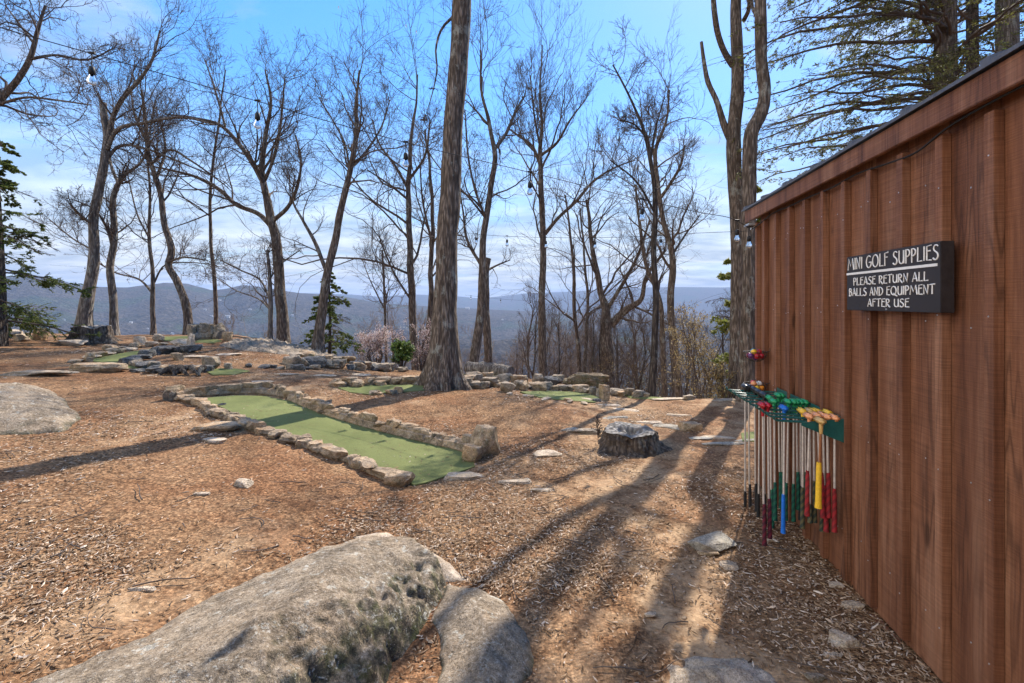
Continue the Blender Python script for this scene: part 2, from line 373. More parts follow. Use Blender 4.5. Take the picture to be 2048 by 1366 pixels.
def m_stone(base, dark, warm, moss=0.25, sc=1.0):
    def f(g):
        v = g.pos((sc, sc, sc)); a = g.noise(v, 5, 8, 0.68, 0.3); b = g.noise(v, 60, 5, 0.75); c = g.noise(v, 2.1, 4, 0.6, 0.5); d = g.voro(v, 90, 'F1')
        col = g.ramp(a, [(0.3, dark), (0.5, base), (0.72, tuple(min(1, q * 1.45) for q in base))])
        col = g.mix(g.ramp(c, [(0.48, 0.0), (0.62, 0.65)]), col, warm)
        col = g.mix(g.ramp(b, [(0.36, 0.75), (0.5, 0.0)]), col, (0.30, 0.28, 0.25), 'MULTIPLY')
        col = g.mix(g.ramp(b, [(0.56, 0.0), (0.66, 0.55)]), col, (0.62, 0.57, 0.50)); fs = g.noise(v, 210, 3, 0.8); col = g.mix(0.75, col, g.ramp(fs, [(0.34, (0.45, 0.42, 0.40)), (0.5, (1, 1, 1)), (0.66, (1.35, 1.32, 1.28))]), 'MULTIPLY'); lc = g.noise(v, 13, 4, 0.75); col = g.mix(g.ramp(lc, [(0.60, 0.0), (0.63, 0.5)]), col, (0.50, 0.49, 0.43))
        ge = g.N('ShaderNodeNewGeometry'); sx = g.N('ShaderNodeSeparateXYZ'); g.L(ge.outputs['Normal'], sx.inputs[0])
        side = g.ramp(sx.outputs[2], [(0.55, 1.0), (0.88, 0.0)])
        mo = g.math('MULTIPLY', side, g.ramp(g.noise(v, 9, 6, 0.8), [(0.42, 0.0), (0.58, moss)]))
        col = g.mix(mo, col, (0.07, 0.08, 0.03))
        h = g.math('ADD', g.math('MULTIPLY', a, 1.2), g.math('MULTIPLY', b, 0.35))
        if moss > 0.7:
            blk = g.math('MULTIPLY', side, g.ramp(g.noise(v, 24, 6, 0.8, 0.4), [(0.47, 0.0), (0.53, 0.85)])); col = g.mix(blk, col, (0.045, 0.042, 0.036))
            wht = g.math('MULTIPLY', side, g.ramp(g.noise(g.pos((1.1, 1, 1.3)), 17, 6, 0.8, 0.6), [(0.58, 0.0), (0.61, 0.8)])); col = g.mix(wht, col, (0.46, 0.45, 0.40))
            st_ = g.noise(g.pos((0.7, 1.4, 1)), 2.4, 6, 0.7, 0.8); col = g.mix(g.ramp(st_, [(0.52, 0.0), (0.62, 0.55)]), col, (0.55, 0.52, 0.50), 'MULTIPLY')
        cr = g.math('MINIMUM', g.math('ABSOLUTE', g.math('SUBTRACT', g.noise(v, 2.2, 8, 0.72, 0.2), 0.5)), 0.03)
        col = g.mix(g.ramp(cr, [(0.0, 0.4), (0.010, 0.0)]), col, (0.35, 0.31, 0.27), 'MULTIPLY')
        ri = isl(g); col = g.mix(1.0, col, g.ramp(ri, [(0.0, (0.72, 0.70, 0.68)), (0.5, (1, 1, 1)), (1.0, (1.2, 1.16, 1.1))]), 'MULTIPLY')
        h = g.math('ADD', h, g.math('MULTIPLY', cr, 5.0))
        g.set(col, 0.92, g.bump(h, 1.0, 0.025), 0.15)
    return f
def m_wood(g):
    i = isl(g); off = g.N('ShaderNodeCombineXYZ'); g.L(g.math('MULTIPLY', i, 37.0), off.inputs[0]); g.L(g.math('MULTIPLY', i, 91.0), off.inputs[2])
    t = g.N('ShaderNodeTexCoord'); ad = g.N('ShaderNodeVectorMath'); ad.operation = 'ADD'; g.L(t.outputs['Object'], ad.inputs[0]); g.L(off.outputs[0], ad.inputs[1])
    def mp(sc):
        m = g.N('ShaderNodeMapping'); m.inputs['Scale'].default_value = sc; g.L(ad.outputs[0], m.inputs[0]); return m.outputs[0]
    warp = g.noise(mp((7, 7, 0.55)), 1.0, 3, 0.5)
    rings = g.N('ShaderNodeMath'); rings.operation = 'SINE'; g.L(g.math('MULTIPLY', warp, 95.0), rings.inputs[0])
    ring = g.ramp(g.math('ADD', g.math('MULTIPLY', rings.outputs[0], 0.5), 0.5), [(0.0, 0.0), (0.65, 0.25), (1.0, 1.0)])
    gr = g.noise(mp((120, 120, 2.5)), 1.0, 5, 0.7); saw = g.noise(mp((3, 3, 260)), 1.0, 2, 0.5); st = g.noise(mp((9, 9, 0.8)), 1.0, 5, 0.65)
    col = g.ramp(st, [(0.32, (0.115, 0.043, 0.021)), (0.5, (0.200, 0.085, 0.043)), (0.68, (0.29, 0.148, 0.086))])
    col = g.mix(0.45, col, g.ramp(gr, [(0.3, (0.55, 0.5, 0.48)), (0.7, (1.35, 1.35, 1.35))]), 'MULTIPLY')
    rk = g.math('MULTIPLY', ring, g.ramp(g.noise(mp((6, 6, 1.2)), 1.0, 2, 0.5), [(0.45, 0.0), (0.60, 0.62)]))
    col = g.mix(rk, col, (0.055, 0.022, 0.012))
    col = g.mix(0.5, col, g.ramp(saw, [(0.35, (0.60, 0.57, 0.55)), (0.65, (1.3, 1.3, 1.3))]), 'MULTIPLY')
    kn = g.voro(mp((5.2, 5.2, 1.3)), 1.0, 'F1'); col = g.mix(g.ramp(kn, [(0.05, 0.85), (0.10, 0.0)]), col, (0.05, 0.02, 0.01))
    var = g.ramp(i, [(0.0, (0.86, 0.84, 0.84)), (0.5, (1, 1, 1)), (1.0, (1.14, 1.12, 1.08))]); col = g.mix(1.0, col, var, 'MULTIPLY')
    nr = g.bump(g.math('ADD', gr, g.math('MULTIPLY', saw, 0.8)), 0.5, 0.003)
    g.set(col, 0.6, nr, 0.3)
def m_turf(g):
    v = g.pos(); f = g.noise(v, 260, 4, 0.8); m = g.noise(v, 1.1, 5, 0.6, 0.5); s = g.noise(v, 7, 5, 0.7)
    col = g.ramp(m, [(0.3, (0.125, 0.140, 0.050)), (0.55, (0.165, 0.180, 0.068)), (0.75, (0.20, 0.212, 0.092))])
    col = g.mix(0.6, col, g.ramp(f, [(0.3, (0.5, 0.5, 0.5)), (0.7, (1.4, 1.4, 1.4))]), 'MULTIPLY')
    col = g.mix(g.ramp(s, [(0.52, 0.0), (0.70, 0.45)]), col, (0.12, 0.11, 0.05)); lw = g.noise(v, 2.6, 3, 0.5)
    g.set(col, 0.95, g.bump(f, 0.8, 0.006, g.bump(lw, 0.35, 0.05)), 0.1)
def plain(c, rough=0.5, metal=0.0, spec=0.4, wear=0.25, sc=40):
    def f(g):
        n = g.noise(g.obj(), sc, 5, 0.7); lo = tuple(q * (1 - wear) for q in c); hi = tuple(min(1, q * (1 + wear)) for q in c)
        g.set(g.ramp(n, [(0.35, lo), (0.65, hi)]), g.ramp(n, [(0.3, rough * 0.8), (0.7, min(1, rough * 1.2))]), None, spec, metal)
    return f
def m_chip(g):
    i = isl(g); n = g.noise(g.pos(), 25, 3, 0.6)
    col = g.ramp(i, [(0.0, (0.070, 0.042, 0.024)), (0.3, (0.215, 0.130, 0.072)), (0.68, (0.36, 0.243, 0.143)), (0.9, (0.52, 0.39, 0.28)), (1.0, (0.66, 0.56, 0.45))])
    col = g.mix(0.4, col, g.ramp(n, [(0.3, (0.6, 0.55, 0.5)), (0.7, (1.2, 1.2, 1.2))]), 'MULTIPLY'); g.set(col, 0.9, None, 0.15)
def m_leaf(a, b, c, trans=0.25):
    def f(g):
        g.set(g.ramp(isl(g), [(0.0, a), (0.5, b), (1.0, c)]), 0.6, None, 0.25)
        d = g.N('ShaderNodeBsdfTranslucent'); g.L(g.ramp(isl(g), [(0.0, a), (1.0, c)]), d.inputs[0]); m = g.N('ShaderNodeMixShader'); m.inputs[0].default_value = trans
        o = [n for n in g.nt.nodes if n.type == 'OUTPUT_MATERIAL'][0]; g.L(g.p.outputs[0], m.inputs[1]); g.L(d.outputs[0], m.inputs[2]); g.L(m.outputs[0], o.inputs[0])
    return f
def m_glass(g):
    g.p.inputs['Base Color'].default_value = (0.95, 0.97, 1, 1); g.p.inputs['Roughness'].default_value = 0.03
    g.p.inputs['Transmission Weight'].default_value = 1.0; g.p.inputs['IOR'].default_value = 1.2
def m_spiral(c, c2):
    def f(g):
        w = g.N('ShaderNodeTexWave'); w.bands_direction = 'DIAGONAL'; g.L(g.obj((1, 1, 1)), w.inputs['Vector']); w.inputs['Scale'].default_value = 14; w.inputs['Distortion'].default_value = 2
        g.set(g.ramp(w.outputs[1], [(0.35, c), (0.65, c2)]), 0.7, None, 0.3)
    return f
MT = {}
MT['ground'] = mat('mulch_ground', m_ground); MT['hills'] = mat('forested_hills', m_hills); MT['chip'] = mat('mulch_chips', m_chip)
MT['bark'] = mat('bark_grey_brown', m_bark((0.058, 0.044, 0.034), (0.235, 0.180, 0.138), (0.44, 0.365, 0.30), 0.6))
MT['bark_pale'] = mat('bark_pale', m_bark((0.09, 0.075, 0.063), (0.30, 0.255, 0.215), (0.50, 0.45, 0.39), 0.7))
MT['bark_dark'] = mat('bark_dark', m_bark((0.035, 0.028, 0.024), (0.115, 0.092, 0.076), (0.23, 0.195, 0.16), 0.35))
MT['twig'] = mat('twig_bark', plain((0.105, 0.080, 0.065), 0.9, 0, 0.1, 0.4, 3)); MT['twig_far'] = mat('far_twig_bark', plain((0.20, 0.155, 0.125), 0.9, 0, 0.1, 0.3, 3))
MT['stump'] = mat('weathered_stump_wood', m_bark((0.05, 0.038, 0.03), (0.17, 0.13, 0.10), (0.34, 0.29, 0.24), 0.3, 0.8))
MT['cut'] = mat('grey_cut_wood', m_bark((0.16, 0.14, 0.12), (0.38, 0.35, 0.32), (0.55, 0.52, 0.49), 0.2, 0.7))
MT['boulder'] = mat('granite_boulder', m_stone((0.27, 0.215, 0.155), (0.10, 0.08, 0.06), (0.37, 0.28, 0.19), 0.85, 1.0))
MT['rock'] = mat('tan_fieldstone', m_stone((0.40, 0.30, 0.205), (0.15, 0.105, 0.07), (0.48, 0.30, 0.16), 0.4, 2.0))
MT['grey'] = mat('grey_fieldstone', m_stone((0.31, 0.255, 0.20), (0.10, 0.085, 0.07), (0.38, 0.29, 0.20), 0.4, 2.0))
MT['darkrock'] = mat('dark_fieldstone', m_stone((0.10, 0.10, 0.105), (0.035, 0.035, 0.037), (0.16, 0.15, 0.14), 0.2, 2.0))
MT['slate'] = mat('slate_slab', m_stone((0.31, 0.295, 0.265), (0.19, 0.18, 0.165), (0.36, 0.32, 0.26), 0.1, 1.2))
MT['pale'] = mat('pale_quartz_stone', m_stone((0.50, 0.41, 0.32), (0.26, 0.20, 0.15), (0.56, 0.43, 0.29), 0.2, 2.0))
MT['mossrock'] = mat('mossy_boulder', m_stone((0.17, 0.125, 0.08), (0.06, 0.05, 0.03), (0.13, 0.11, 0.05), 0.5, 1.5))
MT['turf'] = mat('putting_turf', m_turf); MT['wood'] = mat('stained_cedar', m_wood)
MT['green_metal'] = mat('green_painted_steel', plain((0.014, 0.10, 0.088), 0.35, 0.0, 0.5, 0.2)); MT['steel'] = mat('putter_steel', plain((0.70, 0.65, 0.59), 0.35, 0.55, 0.5, 0.15))
MT['galv'] = mat('galvanised_steel', plain((0.55, 0.56, 0.58), 0.4, 0.7)); MT['sign'] = mat('sign_board_paint', plain((0.028, 0.022, 0.022), 0.5)); MT['white'] = mat('white_letter_paint', plain((0.78, 0.76, 0.72), 0.6, 0, 0.3, 0.06))
MT['black'] = mat('black_rubber', plain((0.014, 0.014, 0.015), 0.6)); MT['wire'] = mat('dark_wire', plain((0.03, 0.028, 0.026), 0.45, 0.4)); MT['glass'] = mat('bulb_glass', m_glass)
MT['roofing'] = mat('roof_metal', plain((0.12, 0.12, 0.13), 0.5, 0.3)); MT['filament'] = mat('bulb_filament', plain((0.35, 0.28, 0.15), 0.4, 0.8))
COLS = dict(brown=(0.30, 0.12, 0.05), red=(0.42, 0.012, 0.022), green=(0.015, 0.28, 0.10), blue=(0.01, 0.14, 0.55), yellow=(0.80, 0.48, 0.03), peach=(0.78, 0.33, 0.14), tan=(0.58, 0.36, 0.12), black=(0.018, 0.018, 0.02), orange=(0.85, 0.30, 0.02), purple=(0.14, 0.03, 0.16), white=(0.75, 0.74, 0.72), teal=(0.02, 0.22, 0.36), lime=(0.55, 0.62, 0.05), maroon=(0.20, 0.012, 0.03), grey=(0.25, 0.2, 0.17))
for k_, c_ in COLS.items(): MT['c_' + k_] = mat('paint_' + k_, plain(c_, 0.35, 0, 0.5, 0.15, 60))
MT['g_red'] = mat('grip_red', m_spiral((0.30, 0.018, 0.022), (0.17, 0.016, 0.018))); MT['g_green'] = mat('grip_green', m_spiral((0.012, 0.11, 0.065), (0.010, 0.055, 0.045)))
MT['g_camo'] = mat('grip_olive', m_spiral((0.10, 0.085, 0.04), (0.03, 0.04, 0.03))); MT['g_black'] = MT['black']; MT['g_maroon'] = mat('grip_maroon', m_spiral((0.12, 0.012, 0.025), (0.05, 0.01, 0.018)))
MT['g_blue'] = MT['c_blue']; MT['g_yellow'] = MT['c_yellow']
MT['hemlock'] = mat('hemlock_needles', m_leaf((0.05, 0.075, 0.018), (0.14, 0.185, 0.04), (0.28, 0.32, 0.075), 0.4)); MT['hemlock_dry'] = mat('sparse_needles', m_leaf((0.06, 0.055, 0.02), (0.14, 0.14, 0.045), (0.28, 0.29, 0.09), 0.35))
MT['lime_leaf'] = mat('spring_leaves', m_leaf((0.10, 0.15, 0.02), (0.24, 0.28, 0.05), (0.40, 0.36, 0.10), 0.4)); MT['bud'] = mat('orange_buds', m_leaf((0.20, 0.12, 0.04), (0.35, 0.24, 0.09), (0.42, 0.34, 0.16), 0.3))
MT['blossom'] = mat('pink_blossom', m_leaf((0.45, 0.28, 0.25), (0.62, 0.47, 0.42), (0.75, 0.66, 0.60), 0.3)); MT['laurel'] = mat('laurel_leaves', m_leaf((0.03, 0.06, 0.012), (0.09, 0.15, 0.025), (0.18, 0.24, 0.05), 0.2))
MT['hwall'] = mat('house_wall', plain((0.55, 0.52, 0.48), 0.8)); MT['hroof'] = mat('house_roof', plain((0.30, 0.29, 0.29), 0.8))
MT['hglass'] = mat('house_window_glass', plain((0.06, 0.07, 0.09), 0.2))

# ------------------------------------------------------------ land
def polar(name, r0, r1, nr, a0, a1, na, m, closed):
    r = np.geomspace(r0, r1, nr); a = np.linspace(a0, a1, na, endpoint=not closed)
    A, Rr = np.meshgrid(a, r, indexing='xy'); X = Rr * np.sin(A); Y = Rr * np.cos(A); Z = H(X, Y)
    if r0 < 1: Z = Z + 0.010 * fbm(X * 5, Y * 5, 0.0, 4, 0.6) * (Rr < 40)
    i, j = np.meshgrid(np.arange(nr - 1), np.arange(na if closed else na - 1), indexing='ij'); j2 = (j + 1) % na
    Q = np.stack([i * na + j, (i + 1) * na + j, (i + 1) * na + j2, i * na + j2], -1).reshape(-1, 4)
    mb = MB().add(np.stack([X, Y, Z], -1), Q)
    if r0 < 1: mb.add(np.vstack([[0, 0, float(H(0, 0.01))], np.stack([X[0], Y[0], Z[0]], -1)]), None, [(0, 1 + (q + 1) % na, 1 + q) for q in range(na)])
    return struct(mb.build(name, m))
polar('ground', 0.25, 60, 420, -math.pi, math.pi, 800, MT['ground'], True)
polar('hills', 60, 11000, 620, -math.pi, math.pi, 1500, MT['hills'], True)

# ------------------------------------------------------------ greens
GREENS = []
def green(name, label, px, dz=0.014, group='putting greens'):
    P = np.array([at(*p)[:2] for p in px])
    C = P.mean(0)
    # round the outline a little and refine it
    Pc = np.vstack([P, P[:1]]); out = []
    for i in range(len(P)):
        a, b = Pc[i], Pc[i + 1]; n = max(2, int(np.linalg.norm(b - a) / 0.12))
        for k in range(n): out.append(a + (b - a) * k / n)
    out = np.array(out); n = len(out)
    mn, mx = out.min(0), out.max(0); st = max(0.12, (mx - mn).max() / 60)
    gx, gy = np.meshgrid(np.arange(mn[0], mx[0], st), np.arange(mn[1], mx[1], st)); gx = gx.ravel(); gy = gy.ravel()
    ok = inpoly(gx, gy, out) & (segdist(gx, gy, out) > st * 0.45)
    pts = [Vector(p) for p in out] + [Vector((x, y)) for x, y in zip(gx[ok], gy[ok])]
    vs, es, fs, *_ = geometry.delaunay_2d_cdt(pts, [(i, (i + 1) % n) for i in range(n)], [list(range(n))], 1, 1e-5)
    v = np.array([tuple(q) for q in vs]); z = H(v[:, 0], v[:, 1]) + dz
    base = (C[0], C[1], float(H(C[0], C[1])))
    mb = MB().add(np.column_stack([v, z]), None, [f for f in fs if len(f) == 3])
    r = np.array([len(v) + 0]); 
    # a thin edge down into the ground
    zz = H(out[:, 0], out[:, 1]); e0 = np.column_stack([out, zz + dz]); e1 = np.column_stack([out, zz - 0.03])
    mb.add(np.vstack([e0, e1]), [(i, (i + 1) % n, n + (i + 1) % n, n + i) for i in range(n)])
    o = mb.build(name, MT['turf'], None, base); tag(o, label, 'putting green', group); GREENS.append(out); return out
G1 = green('putting_green', 'large sunlit green putting lane in front, crossed by a tree shadow, between mortared stone borders',
      [(392, 800), (430, 796), (470, 793), (530, 794), (580, 804), (620, 820), (700, 848), (800, 874), (880, 893), (945, 912), (950, 936), (900, 952), (828, 973), (790, 955), (700, 915), (620, 884), (540, 862), (490, 840), (440, 815)])
green('putting_green', 'middle green putting patch left of the thickest tree trunk', [(676, 777), (740, 772), (800, 771), (850, 771), (868, 776), (840, 783), (790, 786), (740, 790), (700, 786)])
green('putting_green', 'green putting patch behind the grey block stone, right of the thickest tree trunk', [(1040, 785), (1100, 783), (1160, 785), (1205, 797), (1190, 806), (1140, 803), (1080, 796)])
green('putting_green', 'curved green putting lane at far left winding between loose rocks', [(150, 722), (200, 716), (250, 706), (300, 699), (345, 697), (352, 703), (300, 708), (268, 716), (262, 724), (290, 731), (320, 735), (300, 741), (255, 738), (236, 728), (180, 724)])
green('putting_green', 'small green tongue of turf right of the dark pointed rock', [(408, 742), (440, 738), (475, 739), (500, 743), (470, 750), (425, 751)])
green('putting_green', 'raised green turf ramp at the far left edge of the knoll', [(322, 682), (330, 674), (375, 673), (382, 677), (380, 683)])
green('putting_green', 'flat green turf beside the low far stone wall at left', [(386, 686), (400, 680), (436, 680), (445, 683), (425, 687)])
green('putting_green', 'narrow green turf strip seen between stones below the small hemlock', [(590, 722), (625, 717), (690, 722), (680, 729), (620, 727)])
green('putting_green', 'green turf strip behind the thickest trunk beside the fallen log', [(925, 734), (960, 738), (1000, 753), (985, 757), (935, 745)])
green('putting_green', 'thin green turf sliver at the brink left of the twin trunks', [(1240, 788), (1280, 790), (1345, 798), (1320, 801), (1260, 797)])
green('putting_green', 'green turf seen past the hanging black putters', [(1482, 868), (1530, 864), (1570, 872), (1560, 886), (1485, 884)])

p = at(441, 811); mb = MB(); lathe(mb, (p[0], p[1], float(H(p[0], p[1])) + 0.0145), [(0.001, 0.0012), (0.052, 0.0012), (0.056, 0.004), (0.060, 0.0005)], 24)
o = mb.build('golf_cup', MT['black'], None, tuple(p)); tag(o, 'dark golf hole near the far end of the large green', 'golf hole')
# ------------------------------------------------------------ rocks
def one_rock(px, py, w, h, label, m='rock', seed=0, depth=0.8, rot=0.0, cat='rock', group=None, sub=4, cuts=9, name='rock', sink=0.2, rough=0.07):
    """px,py: where the foot stands in view; w,h photo size"""
    p = at(px, py); s = p[1] / F; W_ = w * s; D = W_ * depth; k = (py - HY) / p[1]
    D = max(min(D, 0.65 * h / k), 0.35 * W_ if h > 0.3 * w else 0.2 * W_); Hh = max(h - D * k, 0.3 * h) * s / (1 - sink)
    V, T = rock_verts((W_, D, Hh), seed, sub, cuts, rot, rough)
    c = np.array([p[0], p[1] + D * 0.42, 0]); g = float(H(c[0], c[1])); c[2] = min(g, p[2] + 0.05)
    V = V + c + [0, 0, Hh * (0.5 - sink)]
    o = MB().add(V, None, T).build(name, MT[m], None, (c[0], c[1], c[2]), smooth=False); return tag(o, label, cat, group)
def mound(name, label, px, prof, m, cat='boulder', res=0.02, steep=None, hmax=0.1, noise=0.02, edge=0.15, seed=0, smooth_pow=0.6):
    """rock outcrop: height field over an outline traced on the ground; steep: open polyline of a steep side"""
    P = np.array([at(*p)[:2] if len(p) == 2 else np.array(p[:2], float) for p in px]); mn, mx = P.min(0) - 0.05, P.max(0) + 0.05
    nx, ny = int((mx[0] - mn[0]) / res) + 2, int((mx[1] - mn[1]) / res) + 2
    gx, gy = np.meshgrid(np.linspace(mn[0], mx[0], nx), np.linspace(mn[1], mx[1], ny)); wx = gx + 0.03 * fbm(gx * 4, gy * 4, seed, 3); wy = gy + 0.03 * fbm(gx * 4, gy * 4, seed + 5, 3)
    ins = inpoly(wx, wy, P); d = segdist(wx, wy, P); d = np.where(ins, d, -d)
    h = hmax * np.clip(d / edge, 0, 1) ** smooth_pow
    if prof is not None: h = prof(wx, wy, d, P)
    nz = fbm(gx * 3 + seed, gy * 3, seed * 1.7, 5, 0.55)
    h = h * (1 + 0.10 * nz) + noise * fbm(gx * 14, gy * 14, seed, 4, 0.6) * sstep(0, 0.05, d)
    z = H(gx, gy) + np.where(d > 0, h, 0) + np.where(d < 0, np.maximum(d * 2.0, -0.15), 0) - 0.01
    keep = d > -0.06
    idx = np.arange(nx * ny).reshape(ny, nx); kq = keep[:-1, :-1] & keep[1:, :-1] & keep[:-1, 1:] & keep[1:, 1:]
    Q = np.stack([idx[:-1, :-1], idx[:-1, 1:], idx[1:, 1:], idx[1:, :-1]], -1)[kq]
    used = np.unique(Q); rm = np.full(nx * ny, -1); rm[used] = np.arange(len(used)); V = np.column_stack([gx.ravel(), gy.ravel(), z.ravel()])[used]
    c = P.mean(0); base = (c[0], c[1], float(H(c[0], c[1])))
    o = MB().add(V, rm[Q]).build(name, MT[m], None, base); tag(o, label, cat); return P
BPOLY = []
# the long boulder in front
_e = [at(*q) for q in [(-40, 1430), (80, 1372), (200, 1316), (330, 1250), (440, 1190), (560, 1132), (640, 1098), (700, 1084), (770, 1082), (840, 1106), (885, 1146)]]
_f = [at(*q) for q in [(885, 1175), (862, 1215), (835, 1270), (805, 1320), (775, 1372)]] + [np.array([-0.68, 1.5, 0]), np.array([-0.95, 1.1, 0]), np.array([-1.4, 0.8, 0])]
bp = [(q[0], q[1], 0) for q in _e + _f] + [(-1.9, 0.9, 0)]
foot = np.array([(q[0], q[1]) for q in _f]); back = np.array([(q[0], q[1]) for q in _e[:9]])
def bprof(x, y, d, P):
    dr = segdist(x, y, foot, False) + 0.035 * fbm(x * 6, y * 6, 3.0, 4); dl = segdist(x, y, back, False)
    up = np.clip(dr / 0.40, 0, 1) ** 0.52; left = 0.10 * np.clip(dl / 0.05, 0, 1) ** 0.5 + 0.90 * np.clip(dl / 0.85, 0, 1) ** 0.9
    crack = 0.03 * np.exp(-((noise3(x * 2.0, y * 2.0, 2)) / 0.05) ** 2) * np.exp(-((dr - 0.12) / 0.10) ** 2)
    rdg = 1 - np.abs(fbm(x * 6, y * 6, 8.0, 5, 0.62)); ledge = (0.034 * (rdg - 0.75) + 0.02 * fbm(x * 22, y * 22, 2.0, 3, 0.6)) * sstep(0.42, 0.06, dr)
    return (0.335 * up * left) * np.clip(d / 0.04, 0, 1) ** 0.6 + ledge * np.clip(d / 0.04, 0, 1)
BPOLY.append(mound('boulder', 'long granite boulder in the foreground with a mossy steep right side', bp, bprof, 'boulder', res=0.010, noise=0.007, seed=2))
BPOLY.append(mound('boulder', 'thin pale tongue of rock at the back of the long foreground boulder', [(700, 1076), (770, 1062), (840, 1090), (900, 1125), (932, 1160), (880, 1165), (820, 1120)], None, 'pale', res=0.012, hmax=0.04, edge=0.1, noise=0.008, seed=11))
BPOLY.append(mound('boulder', 'low rounded grey rock right of the long foreground boulder', [(895, 1170), (960, 1180), (1020, 1210), (1062, 1260), (1070, 1310), (1050, 1366), (1030, 1450), (870, 1450), (868, 1366), (885, 1290), (868, 1230)], None, 'boulder', res=0.012, hmax=0.085, edge=0.22, noise=0.008, seed=5))
BPOLY.append(mound('boulder', 'flush tan rock in the soil at the bottom edge, part in the shed shadow', [(1325, 1330), (1390, 1310), (1480, 1318), (1540, 1345), (1570, 1400), (1330, 1400)], None, 'pale', res=0.012, hmax=0.03, edge=0.12, noise=0.01, seed=8))
BPOLY.append(mound('boulder', 'broad pale lichened boulder at the left edge', [(-160, 800), (-60, 786), (0, 782), (80, 777), (110, 785), (140, 812), (172, 835), (150, 850), (135, 866), (0, 872), (-150, 880)], None, 'boulder', res=0.03, hmax=0.17, edge=0.5, noise=0.012, seed=9))
BPOLY.append(mound('boulder', 'flat bedrock ledge along the rim below the wide forked tree', [(430, 692), (470, 682), (540, 684), (600, 696), (660, 708), (690, 716), (640, 718), (560, 708), (480, 700)], None, 'grey', res=0.04, hmax=0.09, edge=0.4, noise=0.05, seed=14))

R = one_rock
R(970, 917, 60, 76, 'upright tan block stone at the lower end of the right border', 'rock', 21, 0.8, 0.3, sub=4)
R(944, 927, 42, 44, 'smaller brown stone leaning on the upright tan block', 'rock', 22, 0.7, -0.4)
R(795, 975, 62, 42, 'squarish brown stone closing the left border at the front', 'rock', 23, 0.7, 0.1)
R(1095, 915, 60, 20, 'flat split tan stone alone on the mulch left of the big stump', 'pale', 24, 0.7, 0.2)
R(1385, 862, 46, 22, 'reddish rounded stone right of the big stump', 'rock', 25, 0.6)
R(185, 744, 112, 24, 'long flat-topped slab rock beside the curved far left green', 'rock', 26, 0.5, 0.05, cuts=14)
R(415, 740, 36, 30, 'dark pointed rock at the front of the far left greens', 'grey', 27, 0.7)
R(452, 740, 18, 16, 'small round dark rock right of the dark pointed rock', 'grey', 28, 0.9)
R(350, 722, 24, 18, 'brown pointed rock inside the curved far left green', 'rock', 29, 0.8)
R(215, 705, 28, 18, 'brown rounded rock behind the long flat-topped slab', 'rock', 30, 0.9)
R(173, 727, 16, 14, 'small upright brown rock left of the long flat-topped slab', 'rock', 41, 0.9)
R(72, 680, 26, 26, 'square upright tan rock at the far left rim', 'rock', 31, 0.8)
R(132, 692, 52, 14, 'flat tan rock in front of the far left stump', 'pale', 32, 0.6)
R(12, 672, 36, 14, 'tan rock at the left edge of the far rim', 'pale', 33, 0.7)
R(32, 682, 28, 16, 'pale rock heaped left of the square upright rock', 'pale', 34, 0.8)
R(353, 694, 44, 18, 'wide pointed pale rock in front of the raised turf ramp', 'pale', 35, 0.7)
R(312, 683, 22, 16, 'twisted pale rock at the left of the raised turf ramp', 'pale', 36, 0.7)
R(378, 700, 16, 34, 'tall narrow pale rock right of the raised turf ramp', 'pale', 37, 0.9)
R(277, 690, 24, 18, 'pale rock behind the curved far left green', 'pale', 38, 0.8)
R(452, 682, 20, 20, 'tan upright rock ending the low far stone wall', 'rock', 39, 0.8)
R(60, 752, 150, 14, 'long thin rock ledge on the mulch above the broad left boulder', 'grey', 40, 0.25, cuts=14)
R(1016, 785, 32, 24, 'grey block stone right of the thickest trunk', 'grey', 42, 0.8)
R(1210, 801, 22, 36, 'tall upright rough stone at the end of the right green', 'rock', 43, 0.8)
R(1195, 805, 18, 10, 'small dark stone at the foot of the upright rough stone', 'darkrock', 44, 0.9)
R(1114, 757, 34, 22, 'grey square rock left of the mossy boulder', 'grey', 45, 0.9)
R(1178, 775, 90, 40, 'large mossy boulder at the rim in front of the woods', 'mossrock', 46, 0.6, cat='boulder', name='boulder', cuts=2, rough=0.14)
R(1145, 770, 36, 18, 'small mossy rock against the large mossy boulder', 'mossrock', 47, 0.8)
R(1382, 799, 26, 12, 'grey hump rock at the rim right of the slender leaning trunks', 'grey', 48, 0.8)
R(932, 776, 26, 24, 'grey angular rock touching the right of the thickest trunk', 'grey', 49, 0.8)
R(795, 786, 22, 14, 'split upright stone standing in the middle green', 'rock', 50, 0.5)
R(668, 773, 24, 18, 'brown knobbly rock at the left end of the middle green', 'rock', 51, 0.8)
R(1435, 1106, 98, 50, 'flat grey slate slab lying at the edge of the shed shadow', 'slate', 52, 0.75, 0.15, name='stone_slab', cat='stone slab', cuts=16, sink=0.35, rough=0.03)
R(1420, 1112, 44, 16, 'small brown stone propping the flat grey slate slab', 'rock', 53, 0.6)
R(1462, 1142, 34, 24, 'pale lumpy stone below the flat grey slate slab', 'pale', 54, 0.9)
R(1303, 1236, 24, 18, 'yellowish pebble alone on the trodden soil', 'pale', 55, 0.8)
R(1370, 1240, 13, 10, 'small round pebble on the trodden soil', 'rock', 56, 0.9)
R(1545, 1085, 20, 12, 'pale pebble under the hanging putters', 'pale', 57, 0.8)
R(1677, 1178, 30, 18, 'tan stone by the shed foot, farther of the two', 'pale', 58, 0.8)
R(1712, 1222, 42, 26, 'tan stone by the shed foot, nearer of the two', 'pale', 59, 0.9)
R(1703, 1302, 62, 52, 'pinkish white flat stone in the shed shadow', 'pale', 60, 1.1, -0.5, cuts=12, sink=0.5)
R(1672, 1318, 44, 18, 'brown stone left of the pinkish white flat stone', 'pale', 61, 0.8)
